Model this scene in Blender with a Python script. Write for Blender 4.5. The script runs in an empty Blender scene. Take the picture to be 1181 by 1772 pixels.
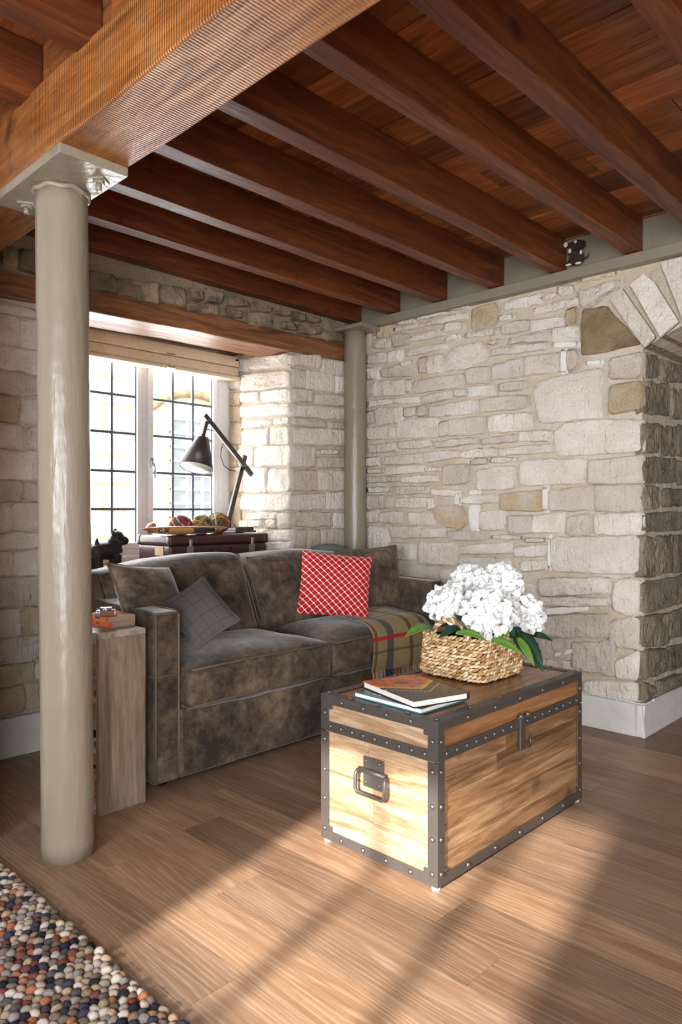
import bpy, bmesh, math, random
from mathutils import Vector, Matrix, Euler, noise
random.seed(7)
S = bpy.context.scene
COL = S.collection
# ------------------------------------------------------------------ camera (fitted from vanishing points)
FPX, YAW, CAMH = 1238.0, math.radians(44.04), 1.15
FW = Vector((math.cos(YAW), math.sin(YAW), 0)); RT = Vector((math.sin(YAW), -math.cos(YAW), 0)); CAM = Vector((0, 0, CAMH))
cd = bpy.data.cameras.new('camera'); cam = bpy.data.objects.new('camera', cd); COL.objects.link(cam)
cam.location = CAM; cam.rotation_euler = (math.pi/2, 0, YAW - math.pi/2)
cd.sensor_fit = 'VERTICAL'; cd.sensor_height = 36; cd.lens = 36*FPX/1772; cd.clip_start = .05
S.camera = cam
# ------------------------------------------------------------------ light
S.view_settings.view_transform = 'Standard'; S.view_settings.look = 'None'
S.view_settings.gamma = 1; S.view_settings.use_curve_mapping = False; S.view_settings.exposure = 0.42
S.cycles.use_denoising = True
S.cycles.max_bounces = 10; S.cycles.diffuse_bounces = 6; S.cycles.transparent_max_bounces = 12
w = bpy.data.worlds.new('sky'); S.world = w; w.use_nodes = True
w.node_tree.nodes['Background'].inputs[0].default_value = (.86, .93, 1, 1)
w.node_tree.nodes['Background'].inputs[1].default_value = 4.2
SUN_AZ, SUN_EL = math.radians(13), math.radians(22)
sd = Vector((math.cos(SUN_AZ)*math.cos(SUN_EL), math.sin(SUN_AZ)*math.cos(SUN_EL), -math.sin(SUN_EL)))
sl = bpy.data.lights.new('sun', 'SUN'); sl.energy = 10; sl.angle = math.radians(1.4); sl.color = (1, .95, .87)
so = bpy.data.objects.new('sun', sl); COL.objects.link(so); so.rotation_euler = sd.to_track_quat('-Z', 'Y').to_euler()
so.location = (-6, 0, 4)
def area(name, loc, d, sx, sy, e, col):
    l = bpy.data.lights.new(name, 'AREA'); l.shape = 'RECTANGLE'; l.size = sx; l.size_y = sy; l.energy = e; l.color = col
    o = bpy.data.objects.new(name, l); COL.objects.link(o); o.location = loc
    o.rotation_euler = Vector(d).to_track_quat('-Z', 'Y').to_euler(); return o
# daylight standing in the three window openings of the room
area('daylight_side_window', (-1.72, .59, 1.485), (1, 0, 0), 1.0, .66, 62, (.88, .94, 1))
area('daylight_glazed_doors', (-1.72, -1.9, 1.1), (1, .35, 0), 1.9, 1.9, 165, (.88, .94, 1))
area('daylight_visible_window', (2.42, 4.26, 1.55), (0, -1, 0), 1.25, 1.2, 45, (.9, .95, 1))

# ------------------------------------------------------------------ pixel helpers (1181 x 1772 frame)
def ray(x, y): return FW + RT*((x-590.5)/FPX) + Vector((0, 0, -(y-886)/FPX))
def on_x(x, y, X): d = ray(x, y); return CAM + d*(X/d.x)
def on_y(x, y, Y): d = ray(x, y); return CAM + d*(Y/d.y)
def on_z(x, y, Z): d = ray(x, y); return CAM + d*((Z-CAMH)/d.z)
def at_depth(x, y, D): return CAM + ray(x, y)*D
XR, YW, YB = 3.70, 3.456, 4.133      # right wall face, window wall face, window plane

# ------------------------------------------------------------------ material helpers
class NT:
    def __init__(s, name):
        s.m = bpy.data.materials.new(name); s.m.use_nodes = True; s.t = s.m.node_tree
        s.b = s.t.nodes['Principled BSDF']; s.out = s.t.nodes['Material Output']
    def n(s, ty, **k):
        nd = s.t.nodes.new(ty)
        for a, v in k.items(): setattr(nd, a, v)
        return nd
    def link(s, a, b): s.t.links.new(a, b)
    def put(s, sock, v):
        if isinstance(v, bpy.types.NodeSocket): s.link(v, sock)
        else: sock.default_value = v
    def coord(s, kind='Object', scale=(1, 1, 1), rot=(0, 0, 0), rnd=0):
        tc = s.n('ShaderNodeTexCoord'); mp = s.n('ShaderNodeMapping'); s.link(tc.outputs[kind], mp.inputs[0])
        mp.inputs['Scale'].default_value = scale; mp.inputs['Rotation'].default_value = rot
        if rnd:
            oi = s.n('ShaderNodeObjectInfo'); mu = s.n('ShaderNodeMath', operation='MULTIPLY'); s.link(oi.outputs['Random'], mu.inputs[0]); mu.inputs[1].default_value = rnd
            cx = s.n('ShaderNodeCombineXYZ')
            for i in range(3): s.link(mu.outputs[0], cx.inputs[i])
            s.link(cx.outputs[0], mp.inputs['Location'])
        return mp.outputs[0]
    def rand(s): return s.n('ShaderNodeObjectInfo').outputs['Random']
    def noise(s, vec, scale, detail=4, rough=.55, dist=0):
        nd = s.n('ShaderNodeTexNoise'); s.link(vec, nd.inputs['Vector']); nd.inputs['Scale'].default_value = scale
        nd.inputs['Detail'].default_value = detail; nd.inputs['Roughness'].default_value = rough; nd.inputs['Distortion'].default_value = dist
        return nd.outputs[0]
    def ramp(s, f, stops, interp='LINEAR'):
        r = s.n('ShaderNodeValToRGB'); s.link(f, r.inputs[0]); e = r.color_ramp.elements; r.color_ramp.interpolation = interp
        while len(e) < len(stops): e.new(.5)
        for el, (p, c) in zip(e, stops): el.position = p; el.color = (*(c if isinstance(c, (tuple, list)) else (c, c, c)), 1)
        return r.outputs[0]
    def mix(s, a, b, f, mode='MIX'):
        m = s.n('ShaderNodeMix', data_type='RGBA', blend_type=mode); s.put(m.inputs[0], f)
        for i, v in ((6, a), (7, b)): s.put(m.inputs[i], (*v, 1) if isinstance(v, tuple) and len(v) == 3 else v)
        return m.outputs[2]
    def math(s, op, a, b=0.0):
        m = s.n('ShaderNodeMath', operation=op); s.put(m.inputs[0], a); s.put(m.inputs[1], b); return m.outputs[0]
    def bump(s, h, st=.5, dist=.01, prev=None):
        b = s.n('ShaderNodeBump'); s.link(h, b.inputs['Height']); b.inputs['Strength'].default_value = st; b.inputs['Distance'].default_value = dist
        if prev: s.link(prev, b.inputs['Normal'])
        return b.outputs[0]
    def fin(s, col=None, rough=.6, nrm=None, metal=0, spec=.5, sheen=0, coat=0):
        if col is not None: s.put(s.b.inputs['Base Color'], (*col, 1) if isinstance(col, tuple) and len(col) == 3 else col)
        s.put(s.b.inputs['Roughness'], rough); s.b.inputs['Metallic'].default_value = metal; s.b.inputs['Specular IOR Level'].default_value = spec
        if sheen: s.b.inputs['Sheen Weight'].default_value = sheen; s.b.inputs['Sheen Roughness'].default_value = .35
        if coat: s.b.inputs['Coat Weight'].default_value = coat; s.b.inputs['Coat Roughness'].default_value = .2
        if nrm: s.link(nrm, s.b.inputs['Normal'])
        return s.m
def lin(r, g, b): return tuple((c/255/12.92 if c/255 <= .04045 else ((c/255+.055)/1.055)**2.4) for c in (r, g, b))
def plain(name, rgb, rough=.5, metal=0, bump=0, scale=40, spec=.5):
    s = NT(name); c = lin(*rgb)
    v = s.coord(); f = s.noise(v, scale, 3)
    col = s.mix(tuple(x*.82 for x in c), tuple(min(1, x*1.12) for x in c), f)
    return s.fin(col, rough, s.bump(f, bump, .004) if bump else None, metal, spec)
def stone_mat(name, lo, hi, stain=None, grooves=.5, rough=.95):
    s = NT(name); v = s.coord()
    big = s.noise(s.coord(rnd=31), 5, 4); fine = s.noise(v, 38, 6, .65)
    c = s.mix(lin(*lo), lin(*hi), s.ramp(big, [(.3, 0.), (.7, 1.)]))
    c = s.mix(c, s.ramp(s.rand(), [(0, (.8, .77, .73)), (.5, (.96, .95, .94)), (1, (1.08, 1.07, 1.06))]), 1, 'MULTIPLY')
    if stain: c = s.mix(c, lin(*stain), s.ramp(s.noise(s.coord(rnd=17), 9, 5), [(.46, 0.), (.70, .9)]))
    c = s.mix(c, lin(120, 105, 90), s.ramp(s.noise(v, 70, 3), [(.70, 0.), (.80, .5)]))
    st = s.noise(s.coord(scale=(60, 60, 5), rnd=9), 1, 2, .5)
    n1 = s.bump(st, grooves*1.3, .016); n2 = s.bump(fine, .95, .016, n1)
    n3 = s.bump(s.noise(v, 13, 4, .6), .7, .03, n2)
    return s.fin(c, rough, n3, spec=.25)
def wood_mat(name, dark, mid, light, axis='X', rough=.42, grain=1.0, spec=.5, saw=0, var=.35, bump=.25, fig=6):
    s = NT(name); A = {'X': (1.2, 14, 14), 'Y': (14, 1.2, 14), 'Z': (14, 14, 1.2)}[axis]
    v = s.coord(scale=A, rnd=23)
    f = s.noise(v, 1.6, 6, .6, 1.2); g = s.noise(s.coord(scale=tuple(a*6 for a in A), rnd=23), 1.5, 3, .6)
    c = s.ramp(f, [(.28, lin(*dark)), (.5, lin(*mid)), (.72, lin(*light))])
    c = s.mix(c, s.ramp(g, [(.3, .62), (.6, 1.05)]), grain*.7, 'MULTIPLY')
    c = s.mix(c, s.ramp(s.rand(), [(0, 1-var), (1, 1+var*.5)]), 1, 'MULTIPLY')
    c = s.mix(c, lin(*[x*.4 for x in dark]), s.ramp(s.noise(s.coord(rnd=5), fig, 3), [(.64, 0.), (.76, .7)]))
    nrm = s.bump(g, bump, .004)
    if saw:
        wv = s.n('ShaderNodeTexWave', wave_type='BANDS', bands_direction='Y' if axis == 'Y' else 'X'); s.link(s.coord(), wv.inputs[0])
        wv.inputs['Scale'].default_value = 30; wv.inputs['Distortion'].default_value = 1.6; wv.inputs['Detail'].default_value = 2
        nrm = s.bump(wv.outputs[0], saw, .003, nrm)
        c = s.mix(c, s.ramp(wv.outputs[0], [(0, .55), (.35, 1.)]), .5, 'MULTIPLY')
    rg = s.ramp(f, [(.3, rough+.12), (.7, rough-.08)])
    return s.fin(c, rg, nrm, spec=spec)

M = {}
M['stone'] = stone_mat('limewashed_stone', (214, 202, 188), (238, 230, 221))
M['stone_smooth'] = stone_mat('dressed_limestone', (218, 207, 193), (238, 230, 220), grooves=.45)
M['stone_tan'] = stone_mat('bare_tan_stone', (184, 163, 134), (214, 198, 172), grooves=.4)
M['stone_orange'] = stone_mat('rust_stained_stone', (206, 186, 160), (232, 222, 208), stain=(200, 166, 124))
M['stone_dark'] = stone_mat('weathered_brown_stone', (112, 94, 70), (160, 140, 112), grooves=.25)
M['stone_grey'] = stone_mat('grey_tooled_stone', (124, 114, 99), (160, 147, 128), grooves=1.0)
M['stone_head'] = stone_mat('grey_brown_rubble_stone', (118, 104, 86), (176, 156, 128), stain=(88, 80, 72), grooves=.3)  # greyish brown stones of the band above the lintel
M['plaster'] = plain('white_plaster', (226, 220, 212), .9, bump=.3, scale=30)
def mortar(name, a, b):
    s = NT(name); v = s.coord(); f = s.noise(v, 4, 5); g = s.noise(v, 60, 5, .7)
    c = s.mix(lin(*a), lin(*b), s.ramp(f, [(.35, 0.), (.65, 1.)]))
    return s.fin(c, .95, s.bump(s.noise(v, 16, 4), .8, .03, s.bump(g, .7, .012)), spec=.2)
M['mortar'] = mortar('sandy_mortar', (204, 195, 181), (198, 182, 156))
M['mortar_head'] = mortar('grey_brown_mortar', (132, 120, 100), (158, 140, 112))  # greyish brown bedding for the band above the lintel
M['mortar_grey'] = mortar('grey_mortar', (98, 88, 74), (124, 112, 94))
M['white_wall'] = plain('painted_plaster', (226, 220, 210), .9)
M['joist'] = wood_mat('varnished_joist', (72, 35, 16), (100, 51, 25), (128, 71, 38), 'X', .46, grain=.45, var=.2, spec=.35, bump=.35)
M['beam'] = wood_mat('sawn_beam', (104, 60, 28), (160, 98, 48), (186, 126, 72), 'Y', .36, saw=.9, var=0, spec=.45)
M['blocking'] = wood_mat('blocking_board', (96, 52, 26), (150, 90, 48), (180, 116, 70), 'Y', .45)
M['ceil'] = wood_mat('ceiling_board', (112, 62, 30), (154, 90, 48), (188, 122, 72), 'Y', .42, grain=.4, var=.6, spec=.4)
M['lintel'] = wood_mat('old_lintel', (78, 48, 30), (128, 84, 54), (164, 114, 76), 'X', .42, var=.1, spec=.4)
def floor_mat():
    s = NT('limed_oak_plank'); v = s.coord(scale=(9, .8, 1), rnd=41)
    f = s.noise(v, 1.3, 5, .6, 1.0)
    sx = s.n('ShaderNodeSeparateXYZ'); s.link(s.coord(rnd=41), sx.inputs[0])
    ph = s.math('ADD', s.math('MULTIPLY', sx.outputs[0], 330), s.math('MULTIPLY', s.noise(s.coord(scale=(7, .75, 1), rnd=41), 1, 2, .45), 75))
    wave = s.math('ADD', s.math('MULTIPLY', s.math('SINE', ph), .5), .5)
    g = s.noise(s.coord(scale=(170, 7, 1), rnd=41), 1, 3, .6)
    c = s.ramp(f, [(.25, lin(128, 98, 76)), (.5, lin(150, 118, 93)), (.75, lin(168, 137, 111))])
    lim = s.math('MULTIPLY', s.ramp(wave, [(.45, 0.), (.9, 1.)]), s.ramp(g, [(.36, .15), (.6, 1.)]))
    c = s.mix(c, lin(196, 174, 152), s.math('MULTIPLY', lim, .34))
    c = s.mix(c, s.ramp(g, [(.3, .74), (.55, 1.04)]), .7, 'MULTIPLY')
    c = s.mix(c, s.ramp(s.rand(), [(0, (.74, .72, .72)), (.6, (.96, .96, .95)), (1, (1.16, 1.12, 1.06))]), 1, 'MULTIPLY')
    c = s.mix(c, lin(70, 48, 34), s.ramp(s.noise(s.coord(scale=(4, 1.6, 1), rnd=13), 2.4, 2), [(.77, 0.), (.81, .7)]))
    return s.fin(c, .42, s.bump(g, .25, .002), spec=.45)
M['floor'] = floor_mat()
M['gap'] = plain('dark_joint', (60, 44, 34), .9)
def paint(name, rgb, rough=.3):
    s = NT(name); v = s.coord(scale=(1, 1, .18)); f = s.noise(v, 26, 4); g = s.noise(s.coord(), 9, 2)
    return s.fin(s.mix(lin(*[x*.95 for x in rgb]), lin(*rgb), f), rough, s.bump(g, .35, .015, s.bump(f, .55, .008)), spec=.5)
M['iron'] = paint('greige_gloss_paint', (146, 134, 116))
M['steel_paint'] = paint('greige_steel_paint', (134, 124, 108), .42)
M['skirt'] = plain('white_skirting', (222, 216, 212), .6, bump=.1, scale=18)
M['upvc'] = plain('white_window_frame', (232, 234, 238), .35)
M['lead'] = plain('lead_glazing_bar', (98, 102, 116), .5)
M['blind'] = plain('cream_blind', (216, 196, 166), .7)
def glass():
    s = NT('window_glass'); tr = s.n('ShaderNodeBsdfTransparent'); gl = s.n('ShaderNodeBsdfGlossy'); gl.inputs['Roughness'].default_value = .02
    mx = s.n('ShaderNodeMixShader'); mx.inputs[0].default_value = .05; s.link(tr.outputs[0], mx.inputs[1]); s.link(gl.outputs[0], mx.inputs[2]); s.link(mx.outputs[0], s.out.inputs[0]); return s.m
M['glass'] = glass()
def velvet(name, dark, light, sc=9):
    s = NT(name); v = s.coord(); f = s.noise(v, sc*2.4, 8, .7, .3); g = s.noise(v, sc*.45, 4)
    h = s.math('ADD', s.math('MULTIPLY', f, .55), s.math('MULTIPLY', g, .45))
    c = s.ramp(h, [(.40, lin(*dark)), (.52, lin(*[(a+b)/2 for a, b in zip(dark, light)])), (.64, lin(*light))])
    return s.fin(c, .62, s.bump(s.noise(v, 7, 2), .25, .02), spec=.3, sheen=.45)
M['velvet'] = velvet('crushed_velvet', (54, 45, 38), (132, 113, 92))
M['velvet_lt'] = velvet('crushed_velvet_pale', (60, 50, 42), (136, 117, 95), 11)
M['piping'] = plain('velvet_piping', (104, 89, 73), .6)
M['black'] = plain('black_plastic', (22, 21, 22), .45)
M['bronze'] = plain('dark_bronze_metal', (88, 82, 78), .42, .35)
M['bronze_edge'] = plain('bronze_rivet', (118, 112, 108), .35, .75)
M['chestwood'] = wood_mat('mango_wood', (92, 64, 42), (150, 113, 80), (196, 160, 122), 'X', .3, var=.35, fig=5)
M['chestwood_side'] = wood_mat('sunlit_mango_wood', (122, 90, 64), (176, 146, 114), (206, 184, 156), 'Y', .4, var=.2, fig=5)  # trunk ends: same wood made paler, sunlight put into the colour
M['chesttop'] = wood_mat('warm_mango_wood', (112, 74, 46), (156, 108, 70), (182, 136, 94), 'X', .25, var=.2, fig=3)
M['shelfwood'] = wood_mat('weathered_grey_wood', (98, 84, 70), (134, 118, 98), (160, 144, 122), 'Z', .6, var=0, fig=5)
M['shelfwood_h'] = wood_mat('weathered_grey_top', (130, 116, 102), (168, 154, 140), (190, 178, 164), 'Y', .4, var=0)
M['olive_wood'] = wood_mat('olive_back_board', (92, 78, 48), (128, 108, 70), (148, 128, 90), 'Y', .6, var=0)
M['greyblue'] = plain('grey_blue_wool', (128, 130, 132), .95, bump=.3, scale=90)
M['paper'] = plain('book_pages', (236, 232, 226), .8)
M['oldpaper'] = plain('aged_pages', (150, 138, 118), .9)
M['orange'] = plain('orange_paper', (216, 128, 74), .6)
M['orange2'] = plain('orange_red_paper', (214, 104, 66), .6)
M['chrome'] = plain('satin_chrome', (206, 208, 214), .2, .95)
M['leather'] = plain('brown_leatherette', (128, 70, 40), .55, bump=.3)
M['brass'] = plain('brass', (190, 150, 70), .25, .95)
M['ink'] = plain('black_ink', (40, 26, 20), .8)
M['white_ink'] = plain('white_ink', (214, 224, 226), .7)
M['case'] = plain('oxblood_leather', (66, 36, 34), .35, bump=.25, scale=60)
M['nickel'] = plain('tarnished_nickel', (158, 150, 138), .35, .8)
M['label'] = plain('worn_paper_label', (206, 184, 160), .8, scale=60)
M['lampmetal'] = plain('graphite_lamp_metal', (70, 62, 62), .38, .35)
M['lampin'] = plain('white_enamel', (220, 214, 204), .4)
M['shuttle'] = wood_mat('polished_boxwood', (132, 80, 50), (172, 114, 76), (196, 144, 102), 'X', .3, var=.1)
M['thread'] = plain('ochre_thread', (176, 128, 62), .8)
M['thread_dk'] = plain('navy_thread', (46, 44, 58), .8)
M['dog'] = plain('dark_cast_iron', (44, 42, 44), .42, .3, bump=.5, scale=80)
M['dog_tan'] = plain('worn_bronze', (96, 80, 58), .4, .3)
M['plush'] = plain('dark_brown_plush', (50, 34, 24), .95, bump=.8, scale=160)
M['plush_pink'] = plain('pale_pink_felt', (226, 200, 192), .9)
M['leaf'] = plain('dark_green_leaf', (34, 66, 44), .42, scale=25, bump=.3)
M['leaf_lt'] = plain('fresh_green_leaf', (104, 146, 58), .45, scale=25, bump=.3)
M['leaf_blue'] = plain('blue_green_leaf', (78, 112, 112), .45, scale=25, bump=.3)
def petal():
    s = NT('white_petal'); s.b.inputs['Subsurface Weight'].default_value = .15; s.b.inputs['Subsurface Radius'].default_value = (.01, .01, .01)
    return s.fin(s.mix(lin(240, 240, 238), lin(250, 250, 248), s.rand()), .6, spec=.2)
M['petal'] = petal()
M['cable'] = plain('white_cable', (224, 222, 220), .5)
def island(name, stops, rough=.9, obj=False):
    s = NT(name); f = s.rand() if obj else s.n('ShaderNodeNewGeometry').outputs['Random Per Island']
    c = s.ramp(f, stops, 'CONSTANT'); v = s.coord()
    return s.fin(s.mix(c, s.ramp(s.noise(v, 90, 3), [(.3, .75), (.7, 1.1)]), 1, 'MULTIPLY'), rough, s.bump(s.noise(v, 200, 3), .4, .004), spec=.2)
WOOL = [lin(*c) for c in ((196, 184, 170), (160, 146, 132), (120, 104, 96), (202, 192, 184), (60, 62, 74), (140, 112, 90), (172, 160, 152), (166, 104, 74), (86, 78, 78), (112, 66, 58), (150, 138, 112), (188, 176, 160), (38, 38, 46), (108, 96, 84), (176, 150, 124), (140, 132, 130))]
wst = [(i/len(WOOL), c) for i, c in enumerate(WOOL)]
M['wool'] = island('felted_wool_mass', wst); M['wool_obj'] = island('felted_wool', wst, obj=True)
M['straw'] = island('seagrass', [(i/6, lin(*c)) for i, c in enumerate(((220, 184, 136), (236, 208, 164), (196, 154, 104), (228, 194, 148), (176, 134, 88), (244, 222, 184)))], .7)
M['yarn_a'] = island('purple_red_yarn', [(i/7, lin(*c)) for i, c in enumerate(((150, 44, 40), (72, 84, 110), (190, 186, 180), (120, 50, 92), (186, 100, 50), (60, 92, 84), (110, 60, 120)))])
M['yarn_b'] = island('multicolour_yarn', [(i/8, lin(*c)) for i, c in enumerate(((96, 112, 62), (178, 58, 44), (206, 196, 180), (140, 108, 60), (60, 84, 70), (200, 140, 70), (160, 60, 80), (120, 130, 120)))])
M['fringe'] = island('tassel_yarn', [(i/6, lin(*c)) for i, c in enumerate(((196, 172, 136), (150, 120, 84), (206, 184, 150), (176, 100, 60), (168, 146, 110), (200, 180, 148)))])
M['navy_fringe'] = plain('navy_tassel', (52, 60, 120), .9)
def uvxy(s):
    tc = s.n('ShaderNodeTexCoord'); sp = s.n('ShaderNodeSeparateXYZ'); s.link(tc.outputs['UV'], sp.inputs[0]); return sp.outputs[0], sp.outputs[1], tc.outputs['UV']
def lattice():
    s = NT('red_lattice_weave'); u, v, uv = uvxy(s); k = 2*math.pi*9.5
    A = s.math('MULTIPLY', u, k); B = s.math('MULTIPLY', v, k)
    A2 = s.math('ADD', A, s.math('MULTIPLY', s.math('SINE', s.math('MULTIPLY', B, 2)), .33))
    B2 = s.math('ADD', B, s.math('MULTIPLY', s.math('SINE', s.math('MULTIPLY', A, 2)), .33))
    f = s.math('ABSOLUTE', s.math('ADD', s.math('COSINE', A2), s.math('COSINE', B2)))
    line = s.math('LESS_THAN', f, .20)
    red = s.mix(lin(178, 14, 28), lin(206, 34, 42), s.noise(uv, 3, 2))
    return s.fin(s.mix(red, lin(240, 222, 214), line), .75, s.bump(line, .4, .004), spec=.25, sheen=.35)
M['lattice'] = lattice()
def lines(s, x, pos, w):
    out = None
    for p in pos:
        l = s.math('LESS_THAN', s.math('ABSOLUTE', s.math('SUBTRACT', x, p)), w); out = l if out is None else s.math('MAXIMUM', out, l)
    return out
def tweed():
    s = NT('grey_check_tweed'); u, v, uv = uvxy(s); f = s.noise(uv, 160, 2)
    c = s.mix(lin(78, 73, 73), lin(108, 102, 100), f)
    c = s.mix(c, lin(88, 62, 48), s.math('MULTIPLY', s.math('MAXIMUM', lines(s, u, (.18, .42, .66, .9), .006), lines(s, v, (.12, .36, .62, .88), .007)), .8))
    return s.fin(c, .95, s.bump(f, .4, .004), spec=.15)
M['tweed'] = tweed()
def tartan():
    s = NT('olive_tartan_wool'); u, v, uv = uvxy(s); f = s.noise(uv, 120, 2)
    c = s.mix(lin(138, 125, 88), lin(168, 155, 117), f)
    c = s.mix(c, lin(96, 58, 36), s.math('MULTIPLY', lines(s, u, (.03, .60), .03), .75))
    c = s.mix(c, lin(60, 66, 84), s.math('MULTIPLY', lines(s, u, (.30, .88), .055), .75))
    c = s.mix(c, lin(74, 66, 60), s.math('MULTIPLY', lines(s, v, (.2, .55, .62), .014), .6))
    c = s.mix(c, lin(184, 36, 44), s.math('MULTIPLY', lines(s, v, (.33, .78), .014), .9))
    return s.fin(c, .95, s.bump(f, .4, .004), spec=.15, sheen=.2)
M['tartan'] = tartan()
def cover_autumn():
    s = NT('autumn_photo_cover'); u, v, uv = uvxy(s); f = s.noise(uv, 5, 4, .6, .6)
    fire = s.ramp(f, [(.3, lin(92, 40, 24)), (.45, lin(206, 84, 32)), (.6, lin(232, 128, 44)), (.7, lin(120, 70, 40))])
    d = s.math('SUBTRACT', s.math('ADD', s.math('MULTIPLY', s.math('ABSOLUTE', s.math('SUBTRACT', u, .52)), .55), .36), v)
    fire = s.mix(fire, lin(250, 196, 40), s.ramp(s.math('ABSOLUTE', d), [(.0, 1.), (.10, 0.)]))
    dark = s.mix(lin(48, 46, 44), lin(92, 78, 74), s.noise(uv, 3, 3))
    dash = s.math('MULTIPLY', s.math('LESS_THAN', s.math('ABSOLUTE', s.math('SUBTRACT', d, .12)), .012), s.math('GREATER_THAN', s.math('SINE', s.math('MULTIPLY', u, 110)), -.3))
    dark = s.mix(dark, lin(232, 206, 180), dash)
    return s.fin(s.mix(fire, dark, s.math('GREATER_THAN', d, 0)), .22, spec=.5)
M['cover_a'] = cover_autumn()
def cover_teal():
    s = NT('teal_photo_cover'); u, v, uv = uvxy(s)
    return s.fin(s.ramp(s.noise(uv, 4, 4), [(.3, lin(38, 62, 66)), (.55, lin(76, 108, 108)), (.75, lin(90, 76, 90))]), .3)
M['cover_b'] = cover_teal()
M['teal'] = plain('teal_board', (44, 116, 136), .4)
M['ext'] = stone_mat('sunlit_outside_stone', (214, 196, 160), (232, 222, 200), grooves=.2)
M['ext_glass'] = plain('dark_outside_pane', (120, 124, 124), .3)
M['ground'] = plain('pale_gravel', (206, 198, 184), .95)

# ------------------------------------------------------------------ object helpers
def link(o, parent=None):
    COL.objects.link(o)
    if parent: o.parent = parent
    return o
def tag(o, label=None, cat=None, group=None, kind=None):
    for k, v in (('label', label), ('category', cat), ('group', group), ('kind', kind)):
        if v: o[k] = v
    return o
def root(name, label, cat, loc=(0, 0, 0), rot=(0, 0, 0), group=None, kind=None):
    o = bpy.data.objects.new(name, None); o.empty_display_size = .05; COL.objects.link(o); o.location = loc; o.rotation_euler = rot
    return tag(o, label, cat, group, kind)
def origin(p):
    v = Vector((0, 0, 0))
    while p: v += p.location; p = p.parent
    return v
def mesh(name, V, F, mat, parent=None, smooth=True, uv=None, world=True, mats=None, fm=None):
    me = bpy.data.meshes.new(name); off = origin(parent) if (parent and world) else Vector((0, 0, 0))
    me.from_pydata([tuple(Vector(v)-off) for v in V], [], F)
    for m in (mats or [mat]): me.materials.append(M[m])
    if fm:
        for p, i in zip(me.polygons, fm): p.material_index = i
    if smooth: me.polygons.foreach_set('use_smooth', [True]*len(F))
    if uv:
        l = me.uv_layers.new()
        for lp in me.loops: l.data[lp.index].uv = uv[lp.vertex_index]
    me.update()
    return link(bpy.data.objects.new(name, me), parent)
def share(src, name, parent, loc, rot=(0, 0, 0), scale=(1, 1, 1)):
    o = bpy.data.objects.new(name, src.data); link(o, parent); o.location = Vector(loc) - origin(parent); o.rotation_euler = rot; o.scale = scale
    return o
def merge(*parts):
    V, F = [], []
    for v, f in parts:
        k = len(V); V += v; F += [tuple(i+k for i in q) for q in f]
    return V, F
def box(a, b):
    x0, y0, z0 = a; x1, y1, z1 = b
    V = [(x, y, z) for z in (z0, z1) for y in (y0, y1) for x in (x0, x1)]
    return V, [(0, 2, 3, 1), (4, 5, 7, 6), (0, 1, 5, 4), (2, 6, 7, 3), (0, 4, 6, 2), (1, 3, 7, 5)]
def rbox(a, b, r=.005, n=2, grid=None, bulge=(0, 0, 0), fn=None):
    """rounded box between corners a and b; optional bulge of each pair of faces and displacement fn(p)"""
    a, b = Vector(a), Vector(b); c = (a+b)/2; h = (b-a)/2; r = min(r, min(h)*.98)
    def ts(k):
        e = [math.sin(math.pi/2*i/n)*0+i/n for i in range(n)]
        g = grid or (1, 1, 1); rr = r/h[k]
        L = [-1+rr*x for x in e]; m = g[k]
        L += [-(1-rr)+2*(1-rr)*i/m for i in range(m)] + [1-rr] + [1-rr+rr*(i+1)/n for i in range(n)]
        return L
    T = [ts(0), ts(1), ts(2)]; idx = {}; V = []; F = []
    def vid(i, j, k):
        key = (i, j, k)
        if key in idx: return idx[key]
        p = Vector((T[0][i]*h.x, T[1][j]*h.y, T[2][k]*h.z)); q = Vector([max(-(h[m]-r), min(h[m]-r, p[m])) for m in range(3)])
        d = p-q
        if d.length > 1e-9: p = q + d.normalized()*r
        u = [max(-1, min(1, p[m]/h[m])) for m in range(3)]; add = [0, 0, 0]
        for m in range(3):
            if bulge[m]: add[m] = bulge[m]*(u[m])*(1-u[(m+1) % 3]**4)*(1-u[(m+2) % 3]**4)
        p = p + Vector(add) + c
        if fn: p = p + fn(p, u)
        idx[key] = len(V); V.append(tuple(p)); return idx[key]
    N = [len(t)-1 for t in T]
    for ax in range(3):
        o1, o2 = (ax+1) % 3, (ax+2) % 3
        for side in (0, N[ax]):
            for i in range(N[o1]):
                for j in range(N[o2]):
                    q = []
                    for di, dj in ((0, 0), (1, 0), (1, 1), (0, 1)):
                        t = [0, 0, 0]; t[ax] = side; t[o1] = i+di; t[o2] = j+dj; q.append(vid(*t))
                    F.append(tuple(q if side else q[::-1]))
    return V, F
def tube(path, r, n=8, closed=False, caps=True):
    P = [Vector(p) for p in path]; V, F = [], []; m = len(P)
    up = Vector((0, 0, 1)); prev = None
    for i, p in enumerate(P):
        t = (P[(i+1) % m]-P[i-1]) if closed else (P[min(i+1, m-1)]-P[max(i-1, 0)])
        t.normalize()
        if prev is None:
            s = t.cross(up) if abs(t.dot(up)) < .95 else t.cross(Vector((1, 0, 0)))
        else: s = prev - t*prev.dot(t)
        s.normalize(); prev = s; b = t.cross(s); rr = r[i] if isinstance(r, (list, tuple)) else r
        V += [tuple(p + (s*math.cos(a)+b*math.sin(a))*rr) for a in (2*math.pi*k/n for k in range(n))]
    for i in range(m if closed else m-1):
        for k in range(n): F.append((i*n+k, i*n+(k+1) % n, ((i+1) % m)*n+(k+1) % n, ((i+1) % m)*n+k))
    if caps and not closed: F.append(tuple(range(n))[::-1]); F.append(tuple(range((m-1)*n, m*n)))
    return V, F
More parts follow.
